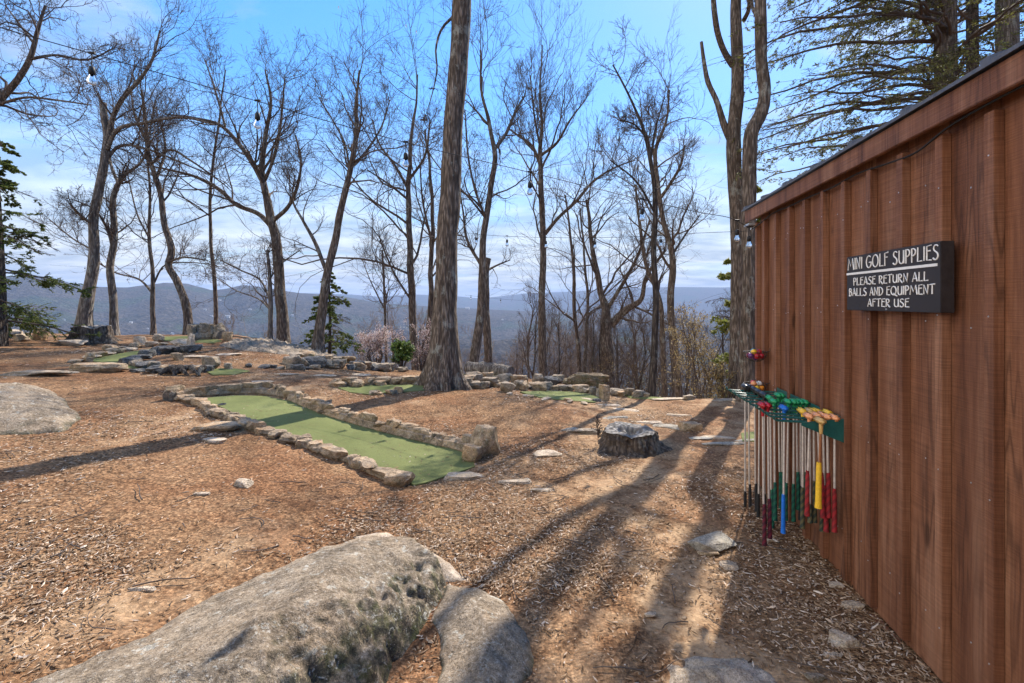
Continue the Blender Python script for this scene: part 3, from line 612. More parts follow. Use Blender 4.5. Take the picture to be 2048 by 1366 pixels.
R(1638, 1366, 44, 26, 'blue grey broken stone at the bottom edge in shadow', 'grey', 62, 0.8, cuts=14)
R(1733, 1332, 14, 10, 'tiny white pebble right of the pinkish white flat stone', 'pale', 63, 0.8)
R(480, 976, 34, 24, 'white crumbly rock alone in the mulch left of the front green', 'pale', 64, 0.9, sink=0.5)
R(400, 990, 34, 9, 'flat cream stone left of the white crumbly rock', 'pale', 65, 0.7, sink=0.5)
R(422, 885, 50, 12, 'pale thin stone in the mulch by the left border', 'pale', 66, 0.5, sink=0.45)
R(30, 1006, 50, 8, 'white sliver of stone near the left edge', 'pale', 67, 0.5, sink=0.5)
R(281, 1182, 54, 12, 'yellowish flat stone behind the long foreground boulder', 'pale', 68, 0.6, sink=0.5)
R(1030, 968, 70, 14, 'flush ochre stone in the mulch below the upright tan block', 'pale', 69, 0.7, sink=0.6, cuts=5)
R(930, 960, 90, 20, 'flush broken white stone at the front corner of the large green', 'pale', 70, 0.8, sink=0.65, cuts=5)
R(1085, 984, 50, 10, 'flush tan stone right of the ochre stone', 'pale', 71, 0.6, sink=0.6)
R(425, 862, 90, 24, 'broad sunlit yellow stone bulging from the left border', 'rock', 72, 0.6, 0.2, cuts=6)
R(478, 853, 46, 20, 'dark stone next to the broad yellow stone of the left border', 'darkrock', 73, 0.7)

# flagstones of the path: one each
fl = [(1170, 866, 80, 12, 'grey', 'grey flat stone at the left start of the flagstone path'), (1140, 862, 40, 8, 'slate', 'small pale flagstone left of the big stump'), (1345, 858, 70, 12, 'slate', 'pale grey flagstone touching the stump on its right'),
      (1290, 848, 80, 8, 'pale', 'long tan flagstone behind the big stump'), (1230, 838, 60, 7, 'slate', 'pale flagstone behind and left of the big stump'), (1250, 822, 60, 7, 'pale', 'tan flagstone in the upper path'), (1215, 812, 60, 6, 'pale', 'flat flagstone near the upright rough stone'),
      (1405, 880, 50, 10, 'slate', 'pale blue flagstone left of the long path slab'), (1440, 878, 70, 8, 'pale', 'tan upper flagstone near the putters'), (1450, 890, 90, 9, 'slate', 'long pale path slab near the putters'), (1500, 884, 70, 8, 'slate', 'flagstone partly behind the putter shafts'),
      (1360, 832, 50, 6, 'pale', 'small tan flagstone behind the reddish stone'), (1340, 800, 70, 6, 'pale', 'flat tan stone along the rim'), (1450, 802, 60, 6, 'grey', 'flat grey stone at the foot of the twin trunks'), (1170, 800, 34, 6, 'pale', 'small flagstone by the right green'),
      (520, 765, 50, 5, 'pale', 'thin pale flat stone on the upper mulch'), (640, 752, 60, 5, 'pale', 'pale flat stone in the upper path, middle'), (710, 750, 60, 5, 'pale', 'pale flat stone in the upper path, right'), (560, 750, 60, 5, 'pale', 'pale flat stone in the upper path, left'), (450, 710, 50, 5, 'pale', 'flat pale stone on the far slope'), (385, 716, 54, 6, 'pale', 'flat bright stone inside the far greens')]
for i, (x, y, w, h, m, lab) in enumerate(fl):
    R(x, y, w, h, lab, m, 200 + i, 0.55, 0.3 * math.sin(i * 2.1), 'flagstone', None, 4, 14, 'flagstone', 0.45, 0.03)

# mortared borders of the large green: each one built wall
def border(label, px, hgt, wid, m, seed, courses=1, group='mortared borders of the large green'):
    P = np.array([at(*p) for p in px]); n = 200; Q = resample(P, n); L = np.linalg.norm(np.diff(Q, axis=0), axis=1).sum(); r = np.random.default_rng(seed)
    mb = MB(); s = 0.0
    while s < L:
        w = r.choice([0.05, 0.08, 0.12, 0.17, 0.24]) * r.uniform(0.8, 1.2); i = min(n - 2, int(s / L * (n - 1))); p = Q[i]; t = Q[min(i + 1, n - 1)] - Q[i]; ang = math.atan2(t[1], t[0])
        for c in range(courses):
            hh = hgt * r.uniform(0.75, 1.3) / courses * 1.25; V, T = rock_verts((w * 1.3, wid * r.uniform(0.8, 1.2), hh * 1.5), int(r.integers(1e6)), 3, 11, ang + r.normal() * 0.2, 0.16)
            nrm = np.array([-math.sin(ang), math.cos(ang), 0]) * r.normal() * 0.015
            V = V + [p[0], p[1], float(H(p[0], p[1])) + hh * (0.35 + c * 0.85)] + nrm; mb.add(V, None, T)
        s += w * 0.85
    # mortar core
    A = resample(P, 60); A[:, 2] = H(A[:, 0], A[:, 1]) + hgt * 0.25; tubes(mb, A[None], np.full((1, 60), min(wid, hgt) * 0.72), 8, True)
    o = mb.build('stone_border', MT[m], None, tuple(P[0]), smooth=False); tag(o, label, 'stone border', group)
border('low mortared stone border along the left side of the large green', [(368, 800), (400, 812), (430, 828), (475, 846), (520, 862), (580, 880), (640, 902), (700, 924), (745, 945), (778, 962)], 0.055, 0.15, 'rock', 1)
border('curved mortared stone border round the far end of the large green', [(350, 798), (375, 795), (420, 792), (470, 788), (530, 789), (575, 796)], 0.10, 0.11, 'rock', 2)
border('taller mortared stone border along the right side of the large green', [(585, 800), (620, 815), (665, 832), (720, 849), (790, 868), (850, 883), (900, 894), (945, 905)], 0.105, 0.11, 'rock', 3, 2)
border('low far stone wall behind the flat turf at left', [(384, 680), (405, 678), (430, 677), (446, 678)], 0.22, 0.3, 'grey', 4, 1, None)
ORD = ['first', 'second', 'third', 'fourth', 'fifth', 'sixth', 'seventh', 'eighth', 'ninth', 'tenth', 'eleventh', 'twelfth', 'thirteenth', 'fourteenth', 'fifteenth', 'sixteenth', 'seventeenth', 'eighteenth', 'nineteenth', 'twentieth', 'twenty-first', 'twenty-second', 'twenty-third', 'twenty-fourth', 'twenty-fifth', 'twenty-sixth']
def row(label, px, n, w, h, mats, seed, group):
    P = resample(np.array([at(*p) for p in px]), n); r = np.random.default_rng(seed)
    for i in range(n):
        p = P[i] + np.array([r.normal() * 0.05, r.normal() * 0.05, 0]); W_ = w * r.uniform(0.7, 1.35); Hh = h * r.uniform(0.5, 1.25) * 0.8
        V, T = rock_verts((W_, W_ * r.uniform(0.6, 0.9), Hh * 1.3), int(r.integers(1e6)), 3, 9, r.uniform(0, 3), 0.14); g = float(H(p[0], p[1]))
        o = MB().add(V + [p[0], p[1], g + Hh * 0.4], None, T).build('edging_stone', MT[mats[r.integers(len(mats))]], None, (p[0], p[1], g), smooth=False); tag(o, f'{label}, {ORD[i]} from the left', 'edging stone', group)
row('edging stone in the row behind the middle green', [(690, 772), (740, 770), (800, 768), (862, 768)], 13, 0.22, 0.15, ['rock', 'rock', 'grey'], 5, 'stones behind the middle green')
row('low edging stone inside the middle green', [(735, 790), (760, 787), (785, 784)], 5, 0.16, 0.07, ['rock', 'grey'], 6, 'stones inside the middle green')
row('edging stone behind the green right of the thickest trunk', [(945, 775), (1000, 773), (1040, 778), (1100, 781), (1160, 784), (1195, 792)], 18, 0.25, 0.17, ['grey', 'rock', 'grey'], 7, 'stones behind the right green')
row('small pale stone before the green right of the thickest trunk', [(1030, 790), (1070, 797), (1120, 802), (1170, 808)], 8, 0.13, 0.05, ['pale', 'rock'], 8, 'stones before the right green')
row('grey stone in the rim row below the blossoming shrub', [(590, 730), (640, 733), (700, 738), (750, 741), (800, 743)], 20, 0.34, 0.2, ['grey', 'rock', 'darkrock', 'grey'], 9, 'rim stones below the hemlock')
row('stone heaped on the rim left of the small hemlock', [(600, 714), (640, 716), (680, 722), (720, 730)], 9, 0.3, 0.14, ['grey', 'rock'], 10, 'rim stones left of the hemlock')
row('rim row stone right of the upright rough stone', [(1222, 786), (1250, 791), (1290, 795)], 9, 0.24, 0.14, ['grey', 'grey', 'rock'], 11, 'rim stones right of the upright stone')
row('stone on the outer edge of the curved far green', [(150, 728), (190, 716), (240, 703), (290, 694), (330, 690)], 14, 0.22, 0.12, ['rock', 'pale', 'grey'], 12, 'outer stones of the curved green')
row('dark stone on the inner kerb of the curved far green', [(270, 722), (300, 712), (340, 706), (375, 704)], 9, 0.30, 0.15, ['darkrock', 'grey'], 13, 'inner stones of the curved green')
row('grey loop stone between the two far left lanes', [(255, 728), (285, 734), (320, 738), (360, 738), (398, 738)], 12, 0.27, 0.12, ['grey', 'darkrock'], 14, 'loop stones of the far left lanes')
row('dark stone in the low row before the far left greens', [(290, 743), (330, 745), (370, 746), (405, 744)], 9, 0.2, 0.10, ['darkrock', 'rock'], 15, 'front stones of the far left lanes')
row('scattered dark stone on the mulch before the rim ledge', [(500, 735), (540, 736), (580, 738), (620, 738)], 8, 0.2, 0.10, ['darkrock', 'grey'], 16, 'scattered stones before the ledge')
row('stone piled by the fallen log', [(930, 765), (965, 762), (1005, 764), (1050, 766), (1095, 768)], 14, 0.32, 0.2, ['grey', 'rock', 'darkrock'], 17, 'stones by the fallen log')
row('stone in the low heap at the far left rim', [(-20, 676), (0, 672), (20, 676), (50, 672)], 6, 0.3, 0.16, ['grey', 'pale'], 18, 'far left rim stones')

# ------------------------------------------------------------ stumps and log
def stump(label, px, py, w, h, seed, lobes, crownh, flare=0.5, m='stump', hollow=True):
    p = at(px, py); s = p[1] / F; r0 = w * s / 2; hh = h * s; c = np.array([p[0], p[1] + r0 * 0.8, 0]); c[2] = float(H(c[0], c[1]))
    root = thing('tree_stump', label, 'tree stump', c); k, n = 96, 26; th = np.arange(k) / k * 2 * np.pi; t = np.linspace(-0.25, 1, n)
    A, Tt = np.meshgrid(th, t); lob = sum(a * np.cos(q * A + f) for q, a, f in lobes)
    tc = np.clip(Tt, 0, 1)
    rad = r0 * (0.72 + flare * np.exp(-tc * 3.2) * (0.55 + 0.9 * np.clip(lob, 0, 2)) + 0.10 * lob + 0.06 * fbm(np.cos(A) * 5 + seed, np.sin(A) * 5, Tt * 3.0, 5, 0.6) + 0.025 * noise3(np.cos(A) * 16, np.sin(A) * 16, Tt * 2))
    top = hh * (1 + crownh * fbm(np.cos(th) * 1.6 + seed, np.sin(th) * 1.6, 0.5, 3))
    Z = np.where(Tt < 0, Tt * hh, Tt * top[None, :]); V = np.stack([rad * np.cos(A), rad * np.sin(A), Z], -1)
    i, j = np.meshgrid(np.arange(n - 1), np.arange(k), indexing='ij'); j2 = (j + 1) % k
    Q = np.stack([i * k + j, i * k + j2, (i + 1) * k + j2, (i + 1) * k + j], -1).reshape(-1, 4)
    MB().add(V + c, Q).build('bark', MT[m], root)
    rings = 12; f = np.linspace(1, 0.02, rings); rr = rad[-1]; 
    zz = [top * 1.0 + 0.004 - (hh * (0.55 if hollow else 0.04)) * sstep(0.62, 0.35, np.full(k, q)) * (0.8 + 0.3 * np.cos(3 * th + seed)) for q in f]
    Vt = np.array([np.stack([rr * q * np.cos(th), rr * q * np.sin(th), z_], -1) for q, z_ in zip(f, zz)])
    i, j = np.meshgrid(np.arange(rings - 1), np.arange(k), indexing='ij'); j2 = (j + 1) % k
    MB().add(Vt + c, np.stack([i * k + j, i * k + j2, (i + 1) * k + j2, (i + 1) * k + j], -1).reshape(-1, 4)).build('cut_top', MT['cut'], root)
    return root
def poly_stump():
    pass
stump('wide hollow grey stump on the mulch in the right middle', 1272, 912, 148, 36, 3, [(5, 0.28, 0.4), (3, 0.3, 1.0), (11, 0.08, 2)], 0.20, 0.42)
stump('dark flared stump at the far left before the leaning trunk', 158, 688, 78, 32, 5, [(5, 0.5, 0.2), (3, 0.3, 1.6)], 0.2, 0.6, 'stump', False)
p0 = at(935, 742); p1 = at(1022, 757)
mb = MB(); P = resample(np.array([p0 + [0, 0.1, .14], (p0 + p1) / 2 + [0, 0.1, .15], p1 + [0, 0.1, .12]]), 20); tube(mb, P, 0.14 + 0.015 * rng.normal(size=20), 16)
tag(mb.build('fallen_log', MT['bark_pale'], None, tuple(p0)), 'pale fallen log lying along the strip of green behind the thickest trunk', 'log')
# root stubs left at far greens
mb = MB(); p = at(380, 748)
for i in range(9):
    a = rng.uniform(-0.5, 3.6); q = p + [rng.uniform(-.25, .25), 0, 0]; tube(mb, [q + [0, 0, 0.10], q + [0.12 * math.cos(a), -0.12, 0.09], q + [0.3 * math.cos(a), -0.2, 0.0]], [0.05, 0.035, 0.012], 7)
tag(mb.build('tree_root', MT['bark_dark'], None, tuple(p)), 'gnarled dark roots at the front of the far left greens', 'roots')

# ------------------------------------------------------------ mulch chips, leaf bits: nobody could count them
def chips():
    n = 300000; r = np.random.default_rng(5); rr = 0.9 * (14.0 / 0.9) ** (r.random(n) ** 0.92); a = r.uniform(-0.98, 0.98, n)
    x = rr * np.sin(a); y = rr * np.cos(a); ok = y > 0.8
    dens = fbm(x * 1.3, y * 1.3, 3.0, 4); ok &= r.random(n) < np.clip(0.55 + 1.0 * dens - 0.5 * np.exp(-((x - 0.9 - 0.12 * (y - 2)) / 0.6) ** 2), 0.06, 1)
    R_ = np.interp(a, _ephi, _er); ok &= rr < R_ + 0.3
    for P in BPOLY: ok &= ~inpoly(x, y, P)
    for P in GREENS: ok &= ~(inpoly(x, y, P) & (r.random(n) < 0.972))
    a_, z0 = 1.38, 0.1624; ok &= x < a_ + z0 * y - 0.01
    x, y, rr = x[ok], y[ok], rr[ok]; n = len(x); yaw = r.uniform(0, math.pi, n); L = r.gamma(2.0, 0.0066, n) * (1 + 0.06 * rr) + 0.006; L = np.minimum(L, 0.09); w = r.uniform(0.0014, 0.0040, n) * (1 + 0.09 * rr); big = r.random(n) < 0.04; w = np.where(big, w * 2.2, w)
    pit = r.normal(0, 0.16, n); t = w * r.uniform(0.3, 0.8, n); zc = H(x, y) + 0.010 * fbm(x * 5, y * 5, 0.0, 4, 0.6) + 0.004 + r.random(n) * 0.006
    for P in GREENS: zc = np.where(inpoly(x, y, P), H(x, y) + 0.017, zc)
    d = np.stack([np.cos(yaw) * np.cos(pit), np.sin(yaw) * np.cos(pit), np.sin(pit)], -1); s = np.stack([-np.sin(yaw), np.cos(yaw), r.normal(0, 0.2, n)], -1); c = np.stack([x, y, zc], -1); u = np.array([0, 0, 1.0])
    h = (L / 2)[:, None]; ww = (w)[:, None]; bend = (r.normal(0, 0.12, n) * L)[:, None] * s
    V = np.stack([c - d * h - s * ww * 0.4, c + bend - s * ww + 0, c + d * h - s * ww * 0.3, c - d * h + u * t[:, None] * .5, c + bend + u * t[:, None], c + d * h + u * t[:, None] * .5, c - d * h + s * ww * 0.4, c + bend + s * ww, c + d * h + s * ww * 0.3], 1)
    i = np.arange(n)[:, None, None] * 9; q = np.array([(0, 1, 4, 3), (1, 2, 5, 4), (3, 4, 7, 6), (4, 5, 8, 7)])[None]
    o = MB().add(V, (i + q).reshape(-1, 4)).build('wood_chips', MT['chip'], smooth=False); struct(o, 'stuff')
chips()
def sticks():
    n = 420; r = np.random.default_rng(8); y = r.uniform(1.8, 9, n); x = r.uniform(-1.05, 0.9, n) * y; ok = x < 1.3 + 0.16 * y
    for P in GREENS + BPOLY: ok &= ~inpoly(x, y, P)
    x, y = x[ok], y[ok]; n = len(x); a = r.uniform(0, 6.28, n); L = r.uniform(0.05, 0.28, n); pts = []; px_, py_ = x.copy(), y.copy()
    for j in range(6): pts.append(np.stack([px_, py_, H(px_, py_) + 0.012 + 0.006 * r.random(n)], -1)); px_ = px_ + np.cos(a) * L / 5; py_ = py_ + np.sin(a) * L / 5; a = a + r.normal(0, 0.22, n)
    mb = MB(); tubes(mb, np.stack(pts, 1), r.uniform(0.0018, 0.0045, n)[:, None] * np.linspace(1, 0.5, 6), 5); struct(mb.build('fallen_twigs', MT['twig']), 'stuff')
sticks()

# ------------------------------------------------------------ the shed
A0, K0 = 1.38, 0.1624; CT = math.cos(math.atan(K0)); ROT = math.atan2(CT, K0 * CT)
def wp(Z, out=0, z=0): return (A0 + K0 * Z - CT * out, Z + K0 * CT * out, z)
def sx(Z): return Z / CT
shed = thing('shed', 'brown stained board and batten shed along the right side', 'shed', wp(0, 0, 0), None, ROT)
ZF, ZN = 3.948, -1.6; EAVE = 2.20; DEP = 2.6
def zb(Z): return np.interp(Z, [1.5, 3.95], [0.03, -0.05])
bat = [3.93] + [3.76 - 0.2372 * i for i in range(23)]
mb = MB()
for i in range(len(bat) - 1):
    x1, x0 = sx(bat[i]), sx(bat[i + 1]); x1 -= 0.0008; x0 += 0.0008
    mb.bbox((x0 - 0.0, -0.02 - 0.002 * rng.random(), zb(bat[i])), (x1, 0.0 - 0.002 * rng.random(), EAVE - 0.003), 0.0015)
for i, b in enumerate(bat):
    w = 0.040 + 0.003 * rng.random(); xx = sx(b)
    mb.bbox((xx - w / 2 + 0.006, 0.0, zb(b) + 0.026), (xx + w / 2 + 0.006, 0.032, EAVE - 0.06 + 0.01 * rng.random()), 0.0015)
mb.build('siding', MT['wood'], shed, smooth=False)
mb = MB()
for b in bat:
    for z in (0.25, 0.85, 1.45, 1.98):
        xx = sx(b) + 0.006 + rng.normal() * 0.004; zz = z + rng.normal() * 0.02; tube(mb, [(xx, 0.0315, zz), (xx, 0.0332, zz)], 0.003, 8)
        xx = sx(b) - 0.11; zz = z + rng.normal() * 0.02; tube(mb, [(xx, -0.003, zz), (xx, 0.0005, zz)], 0.0033, 8)
mb.build('nail_heads', MT['galv'], shed, smooth=False)
mb = MB()   # end and back walls, far end faces the rim
x1 = sx(3.95)
for i in range(11):
    y0 = -0.021 - i * 0.236; mb.bbox((x1 - 0.022, y0 - 0.234, -0.4), (x1, y0, 2.2 + i * 0.07), 0.002); mb.bbox((x1, y0 - 0.04, -0.4), (x1 + 0.02, y0, 2.2 + i * 0.07), 0.003)
mb.box((sx(ZN), -DEP, -0.3), (x1 - 0.023, -DEP + 0.03, 2.95)); mb.box((sx(ZN), -DEP + 0.03, -0.3), (sx(ZN) + 0.03, -0.03, 2.2))
mb.build('end_wall', MT['wood'], shed, smooth=False)
mb = MB(); mb.bbox((sx(ZN), 0.002, -0.10), (sx(3.955), 0.040, 0.018), 0.004)
sk = mb.build('skirt_board', MT['wood'], shed, smooth=False); sk.location.z = 0.0
me = sk.data
for v in me.vertices: v.co.z += float(zb(v.co.x * CT)) + 0.005
mb = MB(); mb.bbox((sx(ZN), 0.045, EAVE - 0.03), (sx(4.09), 0.072, EAVE + 0.065), 0.003); f = mb.build('fascia', MT['wood'], shed, smooth=False); f.rotation_euler = (0, 0, 0)
mb = MB(); mb.box((sx(ZN), -0.02, EAVE + 0.002), (sx(4.085), 0.0445, EAVE + 0.022)); mb.build('soffit', MT['wood'], shed, smooth=False)
# standing-seam roof, low side over the wall
mb = MB(); sl = 0.30; x0, x1 = sx(ZN) - 0.1, sx(4.12)
def rf(y): return EAVE + 0.075 + (0.085 - y) * sl
def slab(mb, xa, xb, ya, yb, lo, hi):
    V = [(x, y, rf(y) + h) for h in (lo, hi) for (x, y) in ((xa, ya), (xb, ya), (xb, yb), (xa, yb))]
    mb.add(V, [(0, 3, 2, 1), (4, 5, 6, 7), (0, 1, 5, 4), (1, 2, 6, 5), (2, 3, 7, 6), (3, 0, 4, 7)])
slab(mb, x0, x1, -DEP - 0.2, 0.09, -0.006, 0.008)
for i in range(14): xx = x1 - 0.06 - i * 0.42; slab(mb, xx - 0.02, xx + 0.02, -DEP - 0.2, 0.085, 0.0085, 0.026)
mb.build('roof', MT['roofing'], shed, smooth=False)
# a small floodlight-like bracket at the corner
t = thing('eave_bracket', 'small galvanised bracket under the far corner of the shed roof', 'bracket', wp(3.95, 0, 2.13), None, ROT)
MB().bbox((0.0, 0.0, 0.0), (0.12, 0.085, 0.018), 0.004).build('plate', MT['galv'], t, smooth=False)
mb = MB(); tube(mb, [(0.06, 0.04, -0.002), (0.06, 0.04, -0.03)], 0.012, 10); mb.build('hook', MT['galv'], t)

# ---- sign
SZ0, SZ1 = 2.462, 1.799
sg = thing('sign', 'dark brown mini golf supplies sign on the shed wall', 'sign', wp(SZ0, 0, 1.459), None, ROT)
SL, SH = (SZ0 - SZ1) / CT, 0.270
MB().bbox((-SL, 0.022, 0), (0, 0.068, SH), 0.002).build('board', MT['sign'], sg, smooth=False)
def arc(cx, cy, rx, ry, a0, a1, n=14):
    t = np.radians(np.linspace(a0, a1, n)); return [(cx + rx * math.cos(q), cy + ry * math.sin(q)) for q in t]
GL = {'M': (0.92, [[(0.0, -0.02), (0.16, 1), (0.46, 0.28), (0.74, 1), (0.92, -0.02)]]), 'I': (0.10, [[(0.04, 0), (0.06, 1.02)]]), 'N': (0.56, [[(0.02, 0), (0.03, 1), (0.50, 0.02), (0.53, 1.05)]]),
 'G': (0.72, [arc(0.40, 0.5, 0.36, 0.5, 50, 335, 20) + [(0.70, 0.45)], [(0.42, 0.45), (0.74, 0.45)]]), 'O': (0.80, [arc(0.40, 0.5, 0.38, 0.5, 90, 452, 24)]), 'L': (0.46, [[(0.04, 1.03), (0.02, 0.0), (0.46, 0.03)]]),
 'F': (0.46, [[(0.04, -0.02), (0.04, 1.0), (0.48, 1.04)], [(0.04, 0.66), (0.36, 0.68)]]), 'S': (0.50, [arc(0.27, 0.78, 0.21, 0.22, 30, 230, 10) + arc(0.22, 0.25, 0.24, 0.26, 60, -150, 12)]),
 'U': (0.60, [[(0.04, 1.02), (0.03, 0.35)] + arc(0.29, 0.28, 0.25, 0.28, 180, 350, 8) + [(0.56, 1.0), (0.57, 0.0)]]), 'P': (0.46, [[(0.04, -0.03), (0.04, 1.0)], [(0.0, 0.98)] + arc(0.16, 0.74, 0.28, 0.26, 75, -90, 10) + [(0.05, 0.5)]]),
 'E': (0.46, [[(0.46, 1.04), (0.05, 1.0), (0.03, 0.02), (0.48, 0.0)], [(0.04, 0.64), (0.38, 0.67)]]), 'A': (0.62, [[(0.0, -0.02), (0.32, 1.03), (0.60, 0.0)], [(0.12, 0.32), (0.50, 0.34)]]),
 'R': (0.54, [[(0.04, 0), (0.04, 1.0)], [(0.0, 0.98)] + arc(0.16, 0.76, 0.28, 0.24, 75, -90, 10) + [(0.06, 0.52), (0.56, -0.08)]]), 'T': (0.56, [[(0.0, 1.0), (0.58, 1.05)], [(0.28, 1.0), (0.27, 0.0)]]),
 'B': (0.48, [[(0.04, 0), (0.04, 1.0)], [(0.0, 0.98)] + arc(0.15, 0.79, 0.25, 0.2, 75, -90, 9) + [(0.06, 0.59)] + arc(0.16, 0.29, 0.31, 0.3, 80, -90, 10) + [(0.0, 0.0)]]), 'D': (0.62, [[(0.05, 0), (0.05, 1.0)], [(0.0, 0.99)] + arc(0.10, 0.5, 0.50, 0.5, 85, -88, 14) + [(0.0, 0.0)]]),
 'Q': (0.84, [arc(0.40, 0.5, 0.38, 0.5, 90, 452, 24), [(0.42, 0.2), (0.62, -0.02), (0.92, -0.14)]]), 'Y': (0.5, [[(0, 1), (0.25, .5), (0.5, 1)], [(0.25, .5), (0.25, 0)]]), ' ': (0.26, [])}
def text(s, u0, u1, v0, v1, th):
    gap = 0.17; W_ = sum(GL[c][0] for c in s) + gap * (len(s) - 1); x = 0; h = (v1 - v0) * SH; sc = (u1 - u0) * SL / W_
    for c in s:
        w, st = GL[c]
        mb = MB()
        for line in st:
            q = np.array([(-(u0 * SL + (x + a) * sc), 0.069, SH - v1 * SH + b * h) for a, b in line])
            n = len(q); rr = th * (0.85 + 0.3 * np.linspace(0, 1, n)); tubes(mb, q[None], rr[None], 8, True)
        if st: mb.build('letter', MT['white'], sg)
        x += w + gap
text('MINI GOLF SUPPLIES', 0.022, 0.985, 0.045, 0.25, 0.0028); text('PLEASE RETURN ALL', 0.10, 0.90, 0.41, 0.54, 0.0026)
text('BALLS AND EQUIPMENT', 0.04, 0.955, 0.60, 0.735, 0.0026); text('AFTER USE', 0.285, 0.73, 0.80, 0.925, 0.0026)
MB().box((-SL * 0.975, 0.0675, SH * (1 - 0.345)), (-0.002, 0.0705, SH * (1 - 0.305))).build('underline', MT['white'], sg, smooth=False)
for u, v in ((0.52, 0.03), (0.50, 0.965)):
    mb = MB(); tube(mb, [(-u * SL, 0.066, SH * (1 - v)), (-u * SL, 0.0705, SH * (1 - v))], 0.004, 10); mb.build('screw', MT['galv'], sg)

# ---- putter rack
RZ = 0.749; rk = thing('putter_rack', 'dark green steel putter rack with prongs bolted to the shed wall', 'rack', wp(3.54, 0, RZ), None, ROT)
RL = (3.54 - 2.566) / CT
MB().bbox((-RL, 0.022, 0), (0, 0.027, 0.13), 0.001).build('back_plate', MT['green_metal'], rk, smooth=False)
rows = [-0.03, -0.13, -0.23, -0.33, -0.44, -0.56, -0.67, -0.78, -0.86, -0.955]
for x in rows:
    mb = MB()
    for dx in (-0.013, 0.013):
        q = [(x + dx, 0.026, 0.095), (x + dx, 0.30, 0.100), (x + dx, 0.355, 0.102), (x + dx, 0.368, 0.108), (x + dx, 0.370, 0.125)]
        tube(mb, q, 0.0042, 8)
    tube(mb, [(x, 0.026, 0.03), (x, 0.20, 0.088)], 0.005, 8); tube(mb, [(x - 0.013, 0.18, 0.092), (x + 0.013, 0.18, 0.092)], 0.004, 8)
    mb.build('prong', MT['green_metal'], rk)
for x, z in ((-0.02, 0.11), (-0.02, 0.02), (-RL + 0.02, 0.11), (-RL + 0.02, 0.02)):
    mb = MB(); tube(mb, [(x, 0.027, z), (x, 0.034, z)], 0.009, 6); mb.build('bolt', MT['galv'], rk, smooth=False)
mb = MB(); V = [(-RL, 0.0275, 0.0), (-RL, 0.0275, 0.13), (-RL, 0.24, 0.10), (-RL, 0.24, 0.085), (-RL + 0.004, 0.0275, 0.0), (-RL + 0.004, 0.0275, 0.13), (-RL + 0.004, 0.24, 0.10), (-RL + 0.004, 0.24, 0.085)]
mb.add(V, [(0, 1, 2, 3), (7, 6, 5, 4), (0, 4, 5, 1), (1, 5, 6, 2), (2, 6, 7, 3), (3, 7, 4, 0)]); mb.build('side_gusset', MT['green_metal'], rk, smooth=False)
# ---- putters: shaft foot seen at (px, grip top row, grip bottom row)
def putter(px, gy0, gy1, Z, head, grip, label, shaft='steel', style='block', hy=None):
    # stand off from the wall so that the shaft hangs where the photo shows it
    best = min(np.linspace(0.02, 0.42, 200), key=lambda o: abs(CX + F * wp(Z, o)[0] / wp(Z, o)[1] - px)); b = wp(Z, best, 0); Y = b[1]
    zt = RZ + 0.118; z1 = CAMZ - (gy0 - HY) / F * Y; z2 = CAMZ - (gy1 - HY) / F * Y
    z1 = min(z1, zt - 0.10)
    t = thing('putter', label, 'putter', (b[0], b[1], z2), 'putters hanging on the rack', ROT + 0.0)
    lx, ly = rng.normal() * 0.012, rng.normal() * 0.012
    h = zt - z2; mb = MB()
    tube(mb, [(0, 0, h), (lx * .5, ly * .5, z1 - z2)], [0.0056, 0.0066], 10); mb.build('shaft', MT[shaft], t)
    mb = MB(); L = z1 - z2; zz = np.linspace(L + 0.002, 0, 9); tube(mb, np.column_stack([lx * (1 - zz / h / 2 * 1), ly * (1 - zz / h / 2), zz]), np.array([0.0085, 0.0105, 0.0108, 0.011, 0.0112, 0.0115, 0.0118, 0.0125, 0.0140]) * (1.25 if grip == 'yellow' else 0.98), 14)
    mb.build('grip', MT['g_' + grip], t)
    mb = MB()
    if style == 'block': mb.bbox((-0.032, -0.017, h - 0.004), (0.055, 0.017, h + 0.026), 0.009)
    elif style == 'tube': tube(mb, [(-0.045, 0, h + 0.012), (-0.04, 0, h + 0.012), (0.045, 0, h + 0.012), (0.055, 0, h + 0.012)], [0.012, 0.018, 0.018, 0.012], 16)
    else: mb.bbox((-0.05, -0.011, h - 0.002), (0.05, 0.011, h + 0.022), 0.005)
    hd = mb.build('head', MT['c_' + head], t)
    mb = MB(); tube(mb, [(0, 0, h - 0.055), (0, 0, h - 0.003)], [0.0085, 0.0105], 12); mb.build('neck', MT['c_' + head], t)
X = lambda x: 1400 + x / 2.7325
Yy = lambda y: 640 + y / 2.7325
